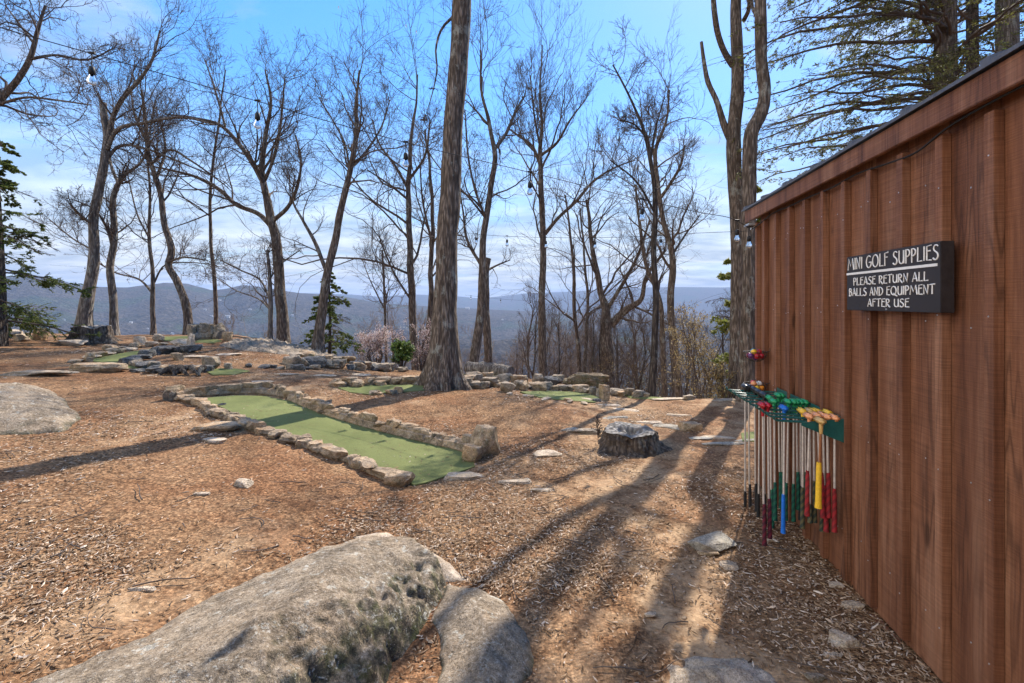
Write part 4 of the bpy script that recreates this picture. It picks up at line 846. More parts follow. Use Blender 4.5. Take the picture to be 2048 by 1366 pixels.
PT = [(247, 935, 1130, 3.50, 'black', 'black', 'outermost putter with black grip, farthest to the left on the rack', 'tube'), (266, 895, 1087, 3.50, 'black', 'black', 'black gripped putter second from the left', 'tube'), (299, 895, 1092, 3.40, 'black', 'black', 'black gripped putter third from the left', 'tube'),
 (325, 950, 1142, 3.30, 'black', 'black', 'black gripped putter just left of the lowest maroon grip', 'tube'), (342, 1003, 1225, 2.86, 'red', 'maroon', 'red headed putter with the lowest hanging maroon grip', 'block'), (352, 950, 1110, 3.20, 'black', 'black', 'black gripped putter just right of the lowest maroon grip', 'tube'),
 (371, 975, 1190, 2.86, 'red', 'maroon', 'red headed putter right beside the lowest hanging one', 'block'), (383, 925, 1132, 3.10, 'green', 'green', 'green gripped putter between the maroon grip and the green cluster', 'block'), (405, 885, 1090, 2.99, 'green', 'green', 'green headed putter outermost in its row', 'block'),
 (428, 830, 1030, 3.20, 'green', 'green', 'green gripped putter left of the blue one, first of the shorter pair', 'block'), (446, 830, 1032, 3.20, 'green', 'green', 'green gripped putter left of the blue one, second of the shorter pair', 'block'), (461, 952, 1160, 2.79, 'blue', 'blue', 'blue headed putter with a bright blue grip', 'block'),
 (484, 890, 1092, 2.99, 'green', 'green', 'green gripped putter first right of the blue one', 'block'), (512, 895, 1096, 2.99, 'green', 'green', 'dark green gripped putter second right of the blue one', 'block'), (527, 830, 1035, 2.99, 'green', 'green', 'green gripped putter nearest the wall', 'block'),
 (551, 905, 1094, 2.99, 'green', 'black', 'dark gripped putter half behind the outermost olive grip', 'block'), (563, 915, 1140, 2.72, 'yellow', 'camo', 'yellow headed putter with an olive grip, outermost in its row', 'block'), (576, 830, 1035, 2.99, 'green', 'green', 'green gripped putter close behind the olive one', 'block'), (598, 825, 1070, 2.60, 'peach', 'red', 'peach headed putter with red grip, first in the near row', 'block'),
 (622, 878, 1100, 2.72, 'yellow', 'camo', 'yellow headed putter with olive grip between two red grips', 'block'), (600, 1000, 1098, 2.72, 'tan', 'camo', 'yellow headed putter with olive grip tip below the first red grip', 'block'), (641, 832, 1072, 2.62, 'peach', 'red', 'peach headed putter with red grip left of the yellow grip', 'block'),
 (662, 780, 1027, 2.50, 'tan', 'yellow', 'bright yellow gripped putter with a brown shaft, nearest of all', 'block'), (645, 960, 1145, 2.72, 'yellow', 'camo', 'yellow headed putter with olive grip behind the yellow grip', 'block'), (671, 900, 1150, 2.64, 'peach', 'red', 'peach headed putter with red grip tip below the yellow grip', 'block'),
 (694, 835, 1080, 2.60, 'peach', 'red', 'peach headed putter with red grip right of the yellow grip', 'block'), (700, 950, 1152, 2.70, 'yellow', 'camo', 'yellow headed putter with olive grip behind the red one by the wall', 'block'), (736, 920, 1153, 2.585, 'peach', 'red', 'peach headed putter with red grip, farthest right on the rack', 'block')]
for a in PT:
    putter(X(a[0]), Yy(a[1]), Yy(a[2]), a[3], a[4], a[5], a[6], 'c_brown' if 'brown shaft' in a[6] else 'steel', a[7])

# ---- ball baskets
def basket(label, z, side, cols, seed):
    t = thing('wire_basket', label, 'basket', wp(3.72, 0.105, z), 'ball baskets', ROT); r = np.random.default_rng(seed); R0 = 0.083
    mb = MB(); th = np.linspace(0, 2 * np.pi, 33); tube(mb, [(R0 * math.cos(q), R0 * math.sin(q), 0.07) for q in th], 0.0028, 8, False); mb.build('rim', MT['wire'], t)
    mb = MB()
    for k in range(12):
        a = k / 12 * 2 * np.pi; tube(mb, [(R0 * math.cos(a) * math.cos(e), R0 * math.sin(a) * math.cos(e), 0.07 - 0.075 * math.sin(e)) for e in np.linspace(0, math.pi / 2, 8)], 0.0014, 6, False)
    for e in (0.4, 0.85): tube(mb, [(R0 * math.cos(e) * math.cos(q), R0 * math.cos(e) * math.sin(q), 0.07 - 0.075 * math.sin(e)) for q in th], 0.0014, 6, False)
    mb.build('bowl_wires', MT['wire'], t)
    mb = MB(); tube(mb, [(0, -R0, 0.07), (0, -0.105, 0.075), (0, -0.105, 0.10)], 0.0028, 8); mb.build('hanger', MT['wire'], t)
    mb = MB(); tube(mb, [(R0 * math.cos(q), 0.0, 0.07 + 0.03 * math.sin(q)) for q in np.linspace(0, math.pi, 12)], 0.0022, 6); mb.build('handle', MT['wire'], t)
    pos = [(0, 0, 0.024)] + [(0.044 * math.cos(a), 0.044 * math.sin(a), 0.040) for a in np.arange(6) * math.pi / 3] + [(0.025 * math.cos(a), 0.025 * math.sin(a), 0.071) for a in (0.3, 2.4, 4.5)]
    for i, (p, c) in enumerate(zip(pos, cols)):
        V, T = ico(3); w = wp(3.72, 0.105, z); cs, sn = math.cos(ROT), math.sin(ROT); q = np.array([w[0] + p[0] * cs - p[1] * sn, w[1] + p[0] * sn + p[1] * cs, w[2] + p[2]])
        o = MB().add(V * 0.0214 + q, None, T).build('golf_ball', MT['c_' + c], None, tuple(q)); lab = {0: 'at the bottom', 1: 'against the far wires', 2: 'beside the wall', 3: 'in the far middle', 4: 'at the near side', 5: 'at the outer side', 6: 'in the near middle', 7: 'on top', 8: 'on top', 9: 'on top'}[i]
        tag(o, f'{c} golf ball {lab} of the {side} wire basket', 'golf ball', f'balls in the {side} basket')
basket('upper wire basket of coloured golf balls at the far corner of the shed', 1.045, 'upper', ['purple', 'red', 'maroon', 'purple', 'red', 'red', 'maroon', 'teal', 'yellow', 'red'], 1)
basket('lower wire basket of coloured golf balls above the putter rack', 0.80, 'lower', ['lime', 'teal', 'maroon', 'purple', 'yellow', 'orange', 'blue', 'red', 'peach', 'white'], 2)

# ------------------------------------------------------------ trees
def grow(mb, P0, R0, levels, seed, tips=None):
    """P0 (B,12,3), R0 (B,12): parents; returns tip positions"""
    r = np.random.default_rng(seed); P, R_ = P0, R0
    for (nc, t0, lmin, lmax, ang, up, wob, N, k, rmin, rr) in levels:
        B = len(P); n = P.shape[1]; L = np.linalg.norm(np.diff(P, axis=1), axis=2).sum(1)
        s = r.uniform(t0, 1.0, (B, nc)); s[:, -1] = 0.97; 
        if nc > 2: s[:, -2] = 0.93
        f = s * (n - 1); i = np.clip(f.astype(int), 0, n - 2); w = (f - i)[..., None]; b = np.arange(B)[:, None]
        o = P[b, i] * (1 - w) + P[b, i + 1] * w; T = norm(P[b, i + 1] - P[b, i]); pr = R_[b, i] * (1 - w[..., 0]) + R_[b, i + 1] * w[..., 0]
        an = r.uniform(ang * 0.65, ang * 1.3, (B, nc)); an[:, -1] *= 0.35
        if nc > 2: an[:, -2] *= 0.6
        q = norm(np.cross(T, r.normal(size=T.shape))); d = norm(T * np.cos(an)[..., None] + q * np.sin(an)[..., None]); d[..., 2] += up; d = norm(d)
        ln = np.minimum(L[:, None] * r.uniform(lmin, lmax, (B, nc)) * (1.15 - 0.55 * s), 5.0)
        M_ = B * nc; o = o.reshape(M_, 3); d = d.reshape(M_, 3); ln = ln.reshape(M_); pr = pr.reshape(M_)
        r0 = np.maximum(np.minimum(pr * rr * r.uniform(0.8, 1.15, M_), pr), rmin); r1 = np.maximum(r0 * 0.3, rmin * 0.7)
        path = [o]; p = o
        for j in range(N - 1):
            d = norm(d + wob * r.normal(size=d.shape) + np.array([0, 0, up * 0.35])); p = p + d * (ln / (N - 1))[:, None]; path.append(p)
        P = np.stack(path, 1); R_ = r0[:, None] + (r1 - r0)[:, None] * np.linspace(0, 1, N)[None]
        tubes(mb, P, R_, k)
        if tips is not None: tips.append((P.copy(), R_))
    return P
def tree(name, label, Y, stems, levels, bark='bark', seed=0, twig='twig', k=14, group=None, flare=0.5, spread=0.25, ground=True, cat='tree', broken=(), lean=0.0):
    """stems: list of (branch start t0, nc-weight, [(px,py,width px), ...]); the first is the trunk. Y: distance of the trunk"""
    r = np.random.default_rng(seed); tr = MB(); PP, RR, allp = [], [], []; base = None; sid = 0
    for si, (t0, pts) in enumerate(stems):
        dy = 0 if si == 0 else (spread * Y * 0.3 * r.choice([-1, 1]) * r.uniform(0.4, 1))
        n0 = len(pts); P = []; 
        for i, (x, y, w) in enumerate(pts):
            yy = Y + dy * (i / max(1, n0 - 1)) + lean * max(0, 700 - y) / 700.0
            P.append(pt(x, y, yy))
        P = np.array(P); rad = np.array([q[2] for q in pts]) / F * Y / 2 * (0.76 if group else 1.0)
        if si == 0:
            g = float(H(P[0][0], P[0][1]))
            if ground:
                P = np.vstack([[P[0][0], P[0][1], g - 0.15], P]) if P[0][2] > g - 0.10 else P; 
                if len(P) > len(rad): rad = np.r_[rad[0] * 1.08, rad]
            base = np.array([P[0][0], P[0][1], g])
        n = max(14, int(np.linalg.norm(np.diff(P, axis=0), axis=1).sum() / 0.12)); n = min(n, 90)
        Q, rq = resample(P, n, rad); 
        # natural wander of the stem and knobbly girth
        tt = np.linspace(0, 1, n); amp = rad.mean() * (0.15 if k >= 20 else 0.45)
        Q[:, 0] += amp * noise3(Q[:, 2] * 1.6, seed + si, 0.5) * np.minimum(1, tt * 6); Q[:, 1] += amp * noise3(Q[:, 2] * 1.4, seed + si, 9.5) * np.minimum(1, tt * 6)
        if si == 0: rq = rq * (1 + flare * np.exp(-np.maximum(0, Q[:, 2] - base[2]) / (rad[0] * 1.6)))
        rq = rq * (1 + 0.05 * noise3(Q[:, 2] * 5, seed, si))
        kk = k if si == 0 else max(7, k - 5); tubes(tr, Q[None], rq[None], kk, True)
        i12 = np.linspace(0, n - 1, 12).round().astype(int)
        if si in broken: continue
        cut = int(t0 * 11); sub = resample(Q[int(t0 * (n - 1)):], 12) if t0 < 0.95 else Q[i12]; rs = np.interp(np.linspace(t0, 1, 12), tt, rq)
        PP.append(sub); RR.append(rs)
    root = thing(name, label, cat, base, group)
    V = tr.v[0]
    if k > 20:   # buttressed foot and bark ridges on the thickest trunk
        c = V - base; a = np.arctan2(c[:, 1], c[:, 0]); hgt = np.maximum(0, c[:, 2]); f = 1 + np.exp(-hgt / 0.22) * (0.22 * np.cos(4 * a + 0.8) + 0.20 * np.cos(7 * a + 2) + 0.12 * np.cos(11 * a)) + 0.018 * noise3(a * 14, V[:, 2] * 2.0, 3) 
        ax = np.zeros_like(V); Qc = V.reshape(-1, k, 3).mean(1); cc = np.repeat(Qc, k, 0); f = f[:, None]; V2 = cc + (V - cc) * np.column_stack([f, f, np.ones_like(f)]); tr.v[0] = V2
    tr.build('trunk', MT[bark], root)
    cr = MB(); tips = []
    if PP: grow(cr, np.array(PP), np.array(RR), levels, seed + 100, tips); cr.build('crown', MT[twig], root)
    return root, tips
def lv(a=9, b=6, c=5, d=3, up=0.14, L=0.52, rmin=0.0028, wob=0.17):
    return [(a + 3, 0.0, L * 0.45, L * 1.30, 0.95, up, wob, 9, 6, rmin * 2.2, 0.42), (b, 0.12, 0.35, 0.80, 0.85, up * 0.7, wob * 1.1, 7, 5, rmin * 1.4, 0.55), (c, 0.12, 0.35, 0.85, 0.8, up * 0.6, wob, 6, 3, rmin, 0.6)] + ([(d, 0.2, 0.4, 0.8, 0.6, up * 0.4, wob, 4, 3, rmin * 0.85, 0.8)] if d else [])
def leaves(root, name, m, tips, n, size, jit, seed, flat=False, asp=0.35):
    r = np.random.default_rng(seed); P = np.concatenate([t[0].reshape(-1, 3) for t in tips]); i = r.integers(0, len(P), n); c = P[i] + r.normal(0, jit, (n, 3)); s = size * r.uniform(0.6, 1.4, n)[:, None]
    d = norm(r.normal(size=(n, 3)) * ([1, 1, 0.35] if flat else [1, 1, 1])); e = norm(np.cross(d, norm(r.normal(size=(n, 3)) * 0.5 + [0, 0, 1])))
    V = np.stack([c - d * s, c + e * s * asp + [0, 0, 0.1 * size], c + d * s, c - e * s * asp], 1); MB().add(V, np.arange(n * 4).reshape(-1, 4)).build(name, MT[m], root, smooth=False)

YB = at(885, 775)[1] + 0.12; print('YB', YB, float(H(-1.15, 8.0)))
bigL = [(4, 0.55, .10, .2, 0.9, 0.0, 0.25, 8, 6, .008, 0.3), (6, .2, .4, .7, .8, .0, .25, 6, 4, .005, .6), (5, .2, .4, .7, .8, 0, .2, 5, 3, .004, .6)]
tree('tall_tree', 'thickest foreground tree trunk, rising out of the top of the picture', YB, [(0.5, [(884, 772, 66), (887, 730, 58), (889, 650, 49), (892, 540, 44), (897, 420, 41), (904, 300, 39), (914, 150, 38), (925, 0, 38), (934, -160, 36), (930, -400, 26), (925, -560, 16)]), (0.2, [(910, 30, 6), (885, 55, 5), (872, 95, 4), (874, 140, 3), (864, 190, 2), (850, 235, 1)])], bigL, 'bark', 1, k=40, flare=0.38)
tree('twin_trunk_tree', 'left trunk of the pair by the shed corner, with two broken side limbs', 9.6, [(0.85, [(1472, 812, 32), (1473, 700, 28), (1476, 560, 27), (1473, 420, 28), (1468, 300, 27), (1475, 180, 25), (1474, 90, 22), (1472, 0, 19), (1488, -150, 22), (1490, -330, 14)]), (0.3, [(1466, 290, 16), (1450, 255, 14), (1432, 200, 10), (1416, 165, 10), (1409, 130, 8), (1403, 84, 6)]), (0.6, [(1466, 130, 14), (1452, 110, 12), (1436, 70, 11), (1428, 20, 10), (1426, -60, 8), (1420, -200, 6)]), (0.3, [(1488, 40, 9), (1497, 20, 8), (1496, -40, 6)])],
     [(4, 0.55, .15, .25, 0.9, 0.0, 0.25, 8, 5, .008, 0.3), (5, .2, .4, .7, .8, .0, .25, 6, 4, .005, .6), (3, .2, .4, .7, .8, 0, .2, 5, 3, .004, .6)], 'bark', 2, k=20, broken=(1, 3), flare=0.4)
tree('twin_trunk_tree', 'right trunk of the pair by the shed corner, bent near its middle', 7.7, [(0.8, [(1496, 812, 34), (1495, 700, 31), (1498, 560, 28), (1498, 420, 27), (1500, 300, 26), (1502, 265, 26), (1522, 225, 24), (1528, 200, 23), (1522, 120, 22), (1521, 60, 22), (1521, 0, 21), (1520, -150, 18), (1525, -330, 12)]), (0.3, [(1512, 30, 7), (1505, 15, 6), (1503, -20, 4)])],
     [(4, 0.4, .15, .25, 0.9, 0.0, 0.25, 8, 5, .006, 0.3), (6, .2, .4, .7, .8, .0, .25, 6, 4, .004, .6), (4, .2, .4, .7, .8, 0, .2, 5, 3, .003, .6)], 'bark', 3, k=20, flare=0.4)
# trees along the rim, traced
G_ = 'bare trees along the rim'
tree('bare_tree', 'leaning pale trunk with a snapped top behind the far left stump', 12.4, [(0.7, [(166, 668, 36), (175, 600, 29), (186, 500, 23), (195, 400, 21), (208, 310, 19), (212, 250, 17), (208, 205, 15)]), (0.1, [(213, 290, 13), (225, 240, 12), (245, 200, 11), (275, 165, 9), (300, 130, 7), (318, 60, 4)]), (0.1, [(214, 300, 11), (232, 262, 10), (290, 245, 8), (370, 235, 6), (430, 250, 4)]), (0.1, [(205, 330, 9), (240, 292, 8), (300, 300, 6), (350, 320, 5), (420, 350, 3)]), (0.1, [(186, 450, 8), (160, 430, 7), (140, 408, 5)]), (0.2, [(185, 500, 5), (150, 480, 4), (100, 440, 3)])], lv(8, 6, 5, 3), 'bark_pale', 11, group=G_, broken=(0,))
tree('bare_tree', 'second pale trunk right of the leaning snapped one', 12.9, [(0.6, [(229, 684, 20), (226, 600, 18), (222, 540, 17), (228, 470, 15), (228, 400, 14), (240, 365, 12), (252, 345, 10)]), (0.1, [(238, 370, 8), (222, 330, 7), (215, 280, 5), (200, 210, 3)]), (0.1, [(250, 350, 8), (285, 320, 6), (300, 260, 4), (310, 200, 3)]), (0.1, [(226, 500, 7), (210, 450, 6), (190, 420, 4), (150, 400, 3)])], lv(8, 6, 5, 3), 'bark_pale', 12, group=G_)
tree('bare_tree', 'thin upright tree with low V-shaped side branches at left', 12.9, [(0.5, [(307, 684, 12), (306, 600, 11), (304, 540, 9), (298, 470, 8), (300, 380, 6), (292, 300, 4)]), (0.1, [(304, 585, 6), (280, 560, 5), (230, 545, 4), (190, 520, 3)]), (0.1, [(300, 480, 5), (275, 430, 4), (255, 350, 3)]), (0.1, [(306, 570, 5), (330, 530, 4), (380, 525, 3), (430, 530, 2)])], lv(8, 5, 4, 3, rmin=0.003), 'bark', 13, group=G_)
tree('bare_tree', 'crooked tree with an S-bent trunk beside the turf ramp', 12.9, [(0.5, [(379, 684, 22), (373, 620, 20), (352, 560, 17), (336, 528, 17), (342, 510, 17), (330, 450, 14), (318, 380, 13), (300, 320, 11), (290, 240, 8), (282, 180, 5)]), (0.1, [(335, 525, 6), (365, 515, 5), (410, 520, 3)]), (0.1, [(312, 360, 8), (330, 300, 6), (320, 240, 4)]), (0.1, [(300, 330, 7), (340, 300, 6), (380, 320, 5), (450, 370, 3)]), (0.1, [(296, 290, 7), (270, 230, 5), (262, 180, 3)])], lv(9, 6, 5, 3), 'bark', 14, group=G_)
tree('bare_tree', 'wide forked tree with long limbs reaching left, on the ledge', 13.4, [(0.55, [(567, 694, 30), (562, 600, 27), (555, 520, 25), (546, 455, 23), (530, 390, 18), (522, 340, 15), (530, 270, 11), (542, 200, 7), (530, 140, 4)]), (0.1, [(545, 455, 14), (520, 430, 12), (470, 408, 11), (440, 380, 10), (395, 355, 8), (340, 340, 6), (290, 330, 4)]), (0.1, [(524, 360, 14), (505, 325, 13), (480, 290, 11), (440, 250, 9), (390, 236, 6), (330, 228, 4)]), (0.1, [(548, 440, 11), (575, 415, 10), (592, 380, 8), (602, 330, 6), (590, 270, 4)]), (0.1, [(530, 360, 9), (550, 310, 8), (562, 240, 6), (570, 150, 3)]), (0.1, [(450, 252, 6), (430, 180, 5), (410, 120, 3)])], lv(10, 7, 5, 3), 'bark', 15, group=G_, k=18)
tree('bare_tree', 'small gnarled tree with a low spreading crown left of the wide forked one', 13.3, [(0.3, [(540, 690, 13), (541, 600, 11), (538, 540, 9), (534, 500, 7)]), (0.1, [(540, 600, 6), (520, 560, 5), (480, 540, 4), (440, 520, 3)]), (0.1, [(538, 560, 5), (560, 530, 4), (600, 500, 3)]), (0.1, [(541, 620, 5), (520, 600, 4), (470, 580, 3), (420, 545, 2)])], lv(8, 5, 4, 3, up=0.1, wob=0.35, rmin=0.003), 'bark_pale', 16, group=G_)
tree('bare_tree', 'tree leaning right with a split base limb before the small hemlock', 12.2, [(0.5, [(636, 708, 28), (641, 640, 24), (652, 560, 22), (668, 480, 19), (688, 400, 17), (704, 330, 14), (714, 260, 12), (712, 200, 8), (720, 140, 4)]), (0.1, [(655, 548, 11), (632, 490, 10), (605, 440, 7), (585, 400, 5), (590, 350, 3)]), (0.1, [(708, 330, 8), (735, 300, 7), (760, 260, 5), (780, 200, 3)]), (0.1, [(700, 360, 6), (690, 290, 5), (665, 240, 4), (640, 200, 3)])], lv(10, 7, 5, 3), 'bark', 17, group=G_)
tree('bare_tree', 'straight tree with a broad oval crown left of the thickest trunk', 14.5, [(0.4, [(832, 742, 22), (826, 660, 20), (822, 560, 18), (818, 460, 15), (817, 380, 13), (820, 300, 10), (830, 220, 6), (835, 150, 4)]), (0.1, [(817, 380, 8), (790, 330, 7), (760, 290, 5), (745, 240, 3)]), (0.1, [(818, 360, 8), (850, 310, 6), (860, 240, 4)]), (0.1, [(822, 600, 6), (790, 550, 5), (760, 480, 4)]), (0.1, [(817, 400, 7), (780, 370, 5), (735, 340, 3)])], lv(10, 7, 5, 3), 'bark', 18, group=G_)
tree('bare_tree', 'leaning tree with a forked top immediately right of the thickest trunk', 12.2, [(0.5, [(944, 756, 28), (952, 690, 24), (962, 600, 22), (964, 520, 18), (972, 440, 16), (982, 370, 15), (990, 300, 13), (980, 250, 10), (965, 190, 7), (960, 100, 4)]), (0.1, [(988, 300, 10), (1010, 270, 9), (1035, 215, 7), (1050, 190, 4)]), (0.1, [(972, 440, 7), (950, 380, 6), (935, 300, 5), (930, 220, 3)]), (0.1, [(962, 530, 9), (935, 480, 8), (925, 420, 5), (920, 380, 3)])], lv(10, 7, 5, 3), 'bark', 19, group=G_)
tree('bare_tree', 'stout trunk snapped off at mid height right of the leaning forked tree', 15.0, [(0.75, [(977, 752, 22), (974, 680, 22), (971, 600, 21), (972, 540, 20), (976, 516, 15)]), (0.2, [(976, 540, 7), (995, 530, 5), (1020, 520, 3)])], lv(5, 4, 4, 2), 'bark', 20, group=G_, broken=(0,))
tree('bare_tree', 'straight tree with a fan crown in the centre right', 15.0, [(0.5, [(1086, 762, 24), (1085, 680, 21), (1083, 600, 18), (1086, 520, 17), (1084, 440, 16), (1082, 370, 14), (1080, 310, 12), (1084, 240, 8), (1080, 170, 5), (1085, 90, 3)]), (0.1, [(1090, 468, 10), (1112, 440, 9), (1150, 405, 8), (1190, 360, 6), (1230, 335, 4), (1270, 320, 3)]), (0.1, [(1081, 330, 9), (1062, 290, 8), (1035, 270, 6), (1015, 255, 4)]), (0.1, [(1082, 310, 8), (1110, 290, 7), (1140, 240, 5), (1170, 200, 3)]), (0.1, [(1082, 300, 7), (1070, 240, 5), (1060, 150, 3)])], lv(11, 7, 5, 3, up=0.4), 'bark', 21, group=G_)
tree('bare_tree', 'dark slender trunk at the rim with dry leaves in its leaning top', 8.6, [(0.6, [(1303, 800, 22), (1308, 700, 18), (1312, 600, 16), (1308, 500, 14), (1312, 420, 13), (1302, 340, 11), (1290, 270, 9), (1262, 200, 6), (1225, 130, 4)]), (0.1, [(1300, 330, 6), (1310, 260, 5), (1330, 190, 3)]), (0.1, [(1296, 280, 6), (1270, 250, 4), (1240, 240, 3)]), (0.1, [(1312, 430, 6), (1270, 360, 5), (1220, 320, 3)])], lv(9, 6, 5, 3), 'bark_dark', 22, group=G_)
tree('bare_tree', 'crooked slender trunk leaning left, just right of the dark one', 12.5, [(0.5, [(1358, 806, 22), (1350, 720, 20), (1340, 620, 18), (1346, 540, 18), (1342, 500, 15), (1325, 440, 13), (1315, 370, 12), (1310, 310, 10), (1330, 250, 7), (1340, 180, 4)]), (0.1, [(1318, 400, 9), (1345, 360, 8), (1362, 330, 6), (1370, 290, 4)]), (0.1, [(1344, 510, 7), (1370, 470, 5), (1400, 430, 3)]), (0.1, [(1312, 320, 6), (1290, 270, 4), (1280, 200, 3)])], lv(10, 6, 5, 3), 'bark', 23, group=G_)
tree('bare_tree', 'stout multi-stemmed trunk in the woods between the fan crown and the dark slender one', 16.5, [(0.6, [(1212, 790, 40), (1213, 700, 36), (1212, 650, 30), (1205, 590, 16), (1190, 520, 13), (1180, 460, 10), (1175, 400, 7)]), (0.1, [(1222, 650, 22), (1250, 620, 18), (1280, 600, 13), (1290, 560, 10), (1330, 500, 6)]), (0.1, [(1214, 620, 11), (1250, 560, 9), (1280, 500, 7), (1300, 440, 4)])], lv(9, 6, 5, 3), 'bark', 24, group=G_)
tree('bare_tree', 'grey leaning trunk close behind the dark slender one', 15.0, [(0.6, [(1330, 815, 16), (1326, 700, 14), (1318, 600, 12), (1290, 520, 10), (1280, 450, 8), (1270, 370, 5)]), (0.1, [(1290, 520, 6), (1310, 460, 5), (1330, 400, 3)])], lv(9, 6, 4, 3), 'bark', 25, group=G_)
tree('bare_tree', 'thin double stemmed tree right of the fan crown', 17.0, [(0.5, [(1158, 790, 12), (1157, 700, 11), (1150, 640, 10), (1148, 560, 9), (1140, 460, 6), (1130, 390, 4)]), (0.3, [(1166, 790, 10), (1172, 700, 10), (1175, 600, 8), (1168, 500, 6), (1160, 420, 4)])], lv(9, 6, 4, 3), 'bark', 26, group=G_)
tree('bare_tree', 'slender tree hidden half behind the thickest trunk on its left', 16.0, [(0.5, [(856, 760, 18), (858, 680, 15), (862, 560, 13), (865, 440, 10), (862, 360, 8), (850, 260, 5)]), (0.1, [(860, 470, 6), (845, 400, 5), (840, 330, 3)])], lv(9, 6, 4, 3), 'bark', 27, group=G_)
tree('bare_tree', 'thin tree between the small hemlock and the blossoming shrub', 14.0, [(0.4, [(772, 745, 8), (770, 640, 7), (768, 560, 6), (765, 500, 4)]), (0.1, [(770, 620, 4), (740, 560, 3), (725, 520, 2)])], lv(9, 5, 4, 2, rmin=0.003), 'bark', 28, group=G_)
tree('bare_tree', 'bare tree leaning in from beyond the left edge with gnarled limbs', 9.0, [(0.6, [(-220, 690, 60), (-190, 560, 46), (-140, 400, 38), (-70, 290, 26), (-10, 210, 18), (35, 160, 15), (60, 120, 13), (78, 60, 9), (90, 10, 6)]), (0.1, [(60, 118, 8), (110, 110, 6), (170, 120, 5), (230, 95, 3)]), (0.1, [(-20, 215, 8), (50, 195, 6), (110, 200, 5), (180, 210, 3)]), (0.1, [(70, 90, 6), (40, 50, 5), (10, 10, 3)])], lv(9, 6, 5, 3, up=0.1, wob=0.35), 'bark', 29, group=G_)
tree('bare_tree', 'bare treetop reaching in at upper left behind the leaning snapped trunk', 14.5, [(0.5, [(430, 720, 12), (432, 600, 10), (420, 450, 8), (425, 330, 7), (440, 230, 5), (450, 140, 3)])], lv(10, 6, 5, 2), 'bark', 30, group=G_)
# younger woods on the slope below the rim: copies of four kinds
WD = []
def wood(name, kind_labels, n, xr, Yr, hr, seed, group, twig):
    WD.clear(); protos = []; r = np.random.default_rng(seed)
    for q in range(4):
        hh = 9.0; w0 = 0.2; P = []; x = 0; 
        st = []; 
        root_x = 0; pts = np.array([(0.25 * r.normal() * (i > 0), 0.25 * r.normal() * (i > 0), i * hh * 0.7 / 6) for i in range(7)]); pts[:, :2] = np.cumsum(pts[:, :2] * 0.6, 0); rad = np.linspace(0.10, 0.035, 7)
        Q, rq = resample(pts, 24, rad); e = bpy.data.objects.new(name, None); COL.objects.link(e); a = MB(); tubes(a, Q[None], rq[None], 8, True); c = MB()
        sub = resample(Q[9:], 12); grow(c, sub[None], np.interp(np.linspace(9 / 23, 1, 12), np.linspace(0, 1, 24), rq)[None], [(13, 0.0, .25, .6, .85, .22, .24, 8, 5, .009, .55), (7, .15, .35, .7, .8, .15, .24, 6, 4, .005, .6), (6, .15, .35, .7, .7, .2, .2, 5, 3, .0045, .6), (2, .3, .4, .7, .7, .1, .2, 4, 3, .004, .7)], seed * 10 + q)
        t1 = a.build('trunk', MT['bark' if q % 2 else 'bark_dark'], None); t1.parent = e; t2 = c.build('crown', MT[twig], None); t2.parent = e; protos.append((e, t1, t2))
    for i in range(n):
        px = r.uniform(*xr[i % len(xr)]); Y = r.uniform(*Yr); X_ = (px - CX) / F * Y; z = float(H(X_, Y)); pr = protos[i % 4]
        if i < 4: e, kids = pr[0], pr[1:]
        else:
            e = pr[0].copy(); COL.objects.link(e)
            for kd in pr[1:]: c = kd.copy(); COL.objects.link(c); c.parent = e
        top = CAMZ + (HY - r.uniform(*hr)) / F * Y; s = np.clip((top - z) / 8.6, 0.45, 2.6); e.location = (X_, Y, z - 0.1); e.scale = (s * r.uniform(0.55, 0.8), s * r.uniform(0.55, 0.8), s); e.rotation_euler = (r.normal() * 0.04, r.normal() * 0.04, r.uniform(0, 6.28)); tag(e, kind_labels, 'tree', group); WD.append((px, e))
def wood_(*a):
    wood(*a)
    for i, (px, e) in enumerate(sorted(WD, key=lambda q: q[0])): e['label'] = f"{a[1]}, {ORD[i]} from the left"
wood_('woodland_tree', 'slim bare tree in the right woods below the rim', 26, [(1090, 1470), (1200, 1460), (1000, 1250)], (13, 30), (470, 640), 3, 'woods below the rim, right', 'twig')
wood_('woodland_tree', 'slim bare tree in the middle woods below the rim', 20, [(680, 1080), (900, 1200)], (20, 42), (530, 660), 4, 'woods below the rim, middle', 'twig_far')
wood_('woodland_tree', 'small bare treetop showing over the rim at left', 14, [(20, 640)], (26, 50), (560, 650), 5, 'woods below the rim, left', 'twig_far')

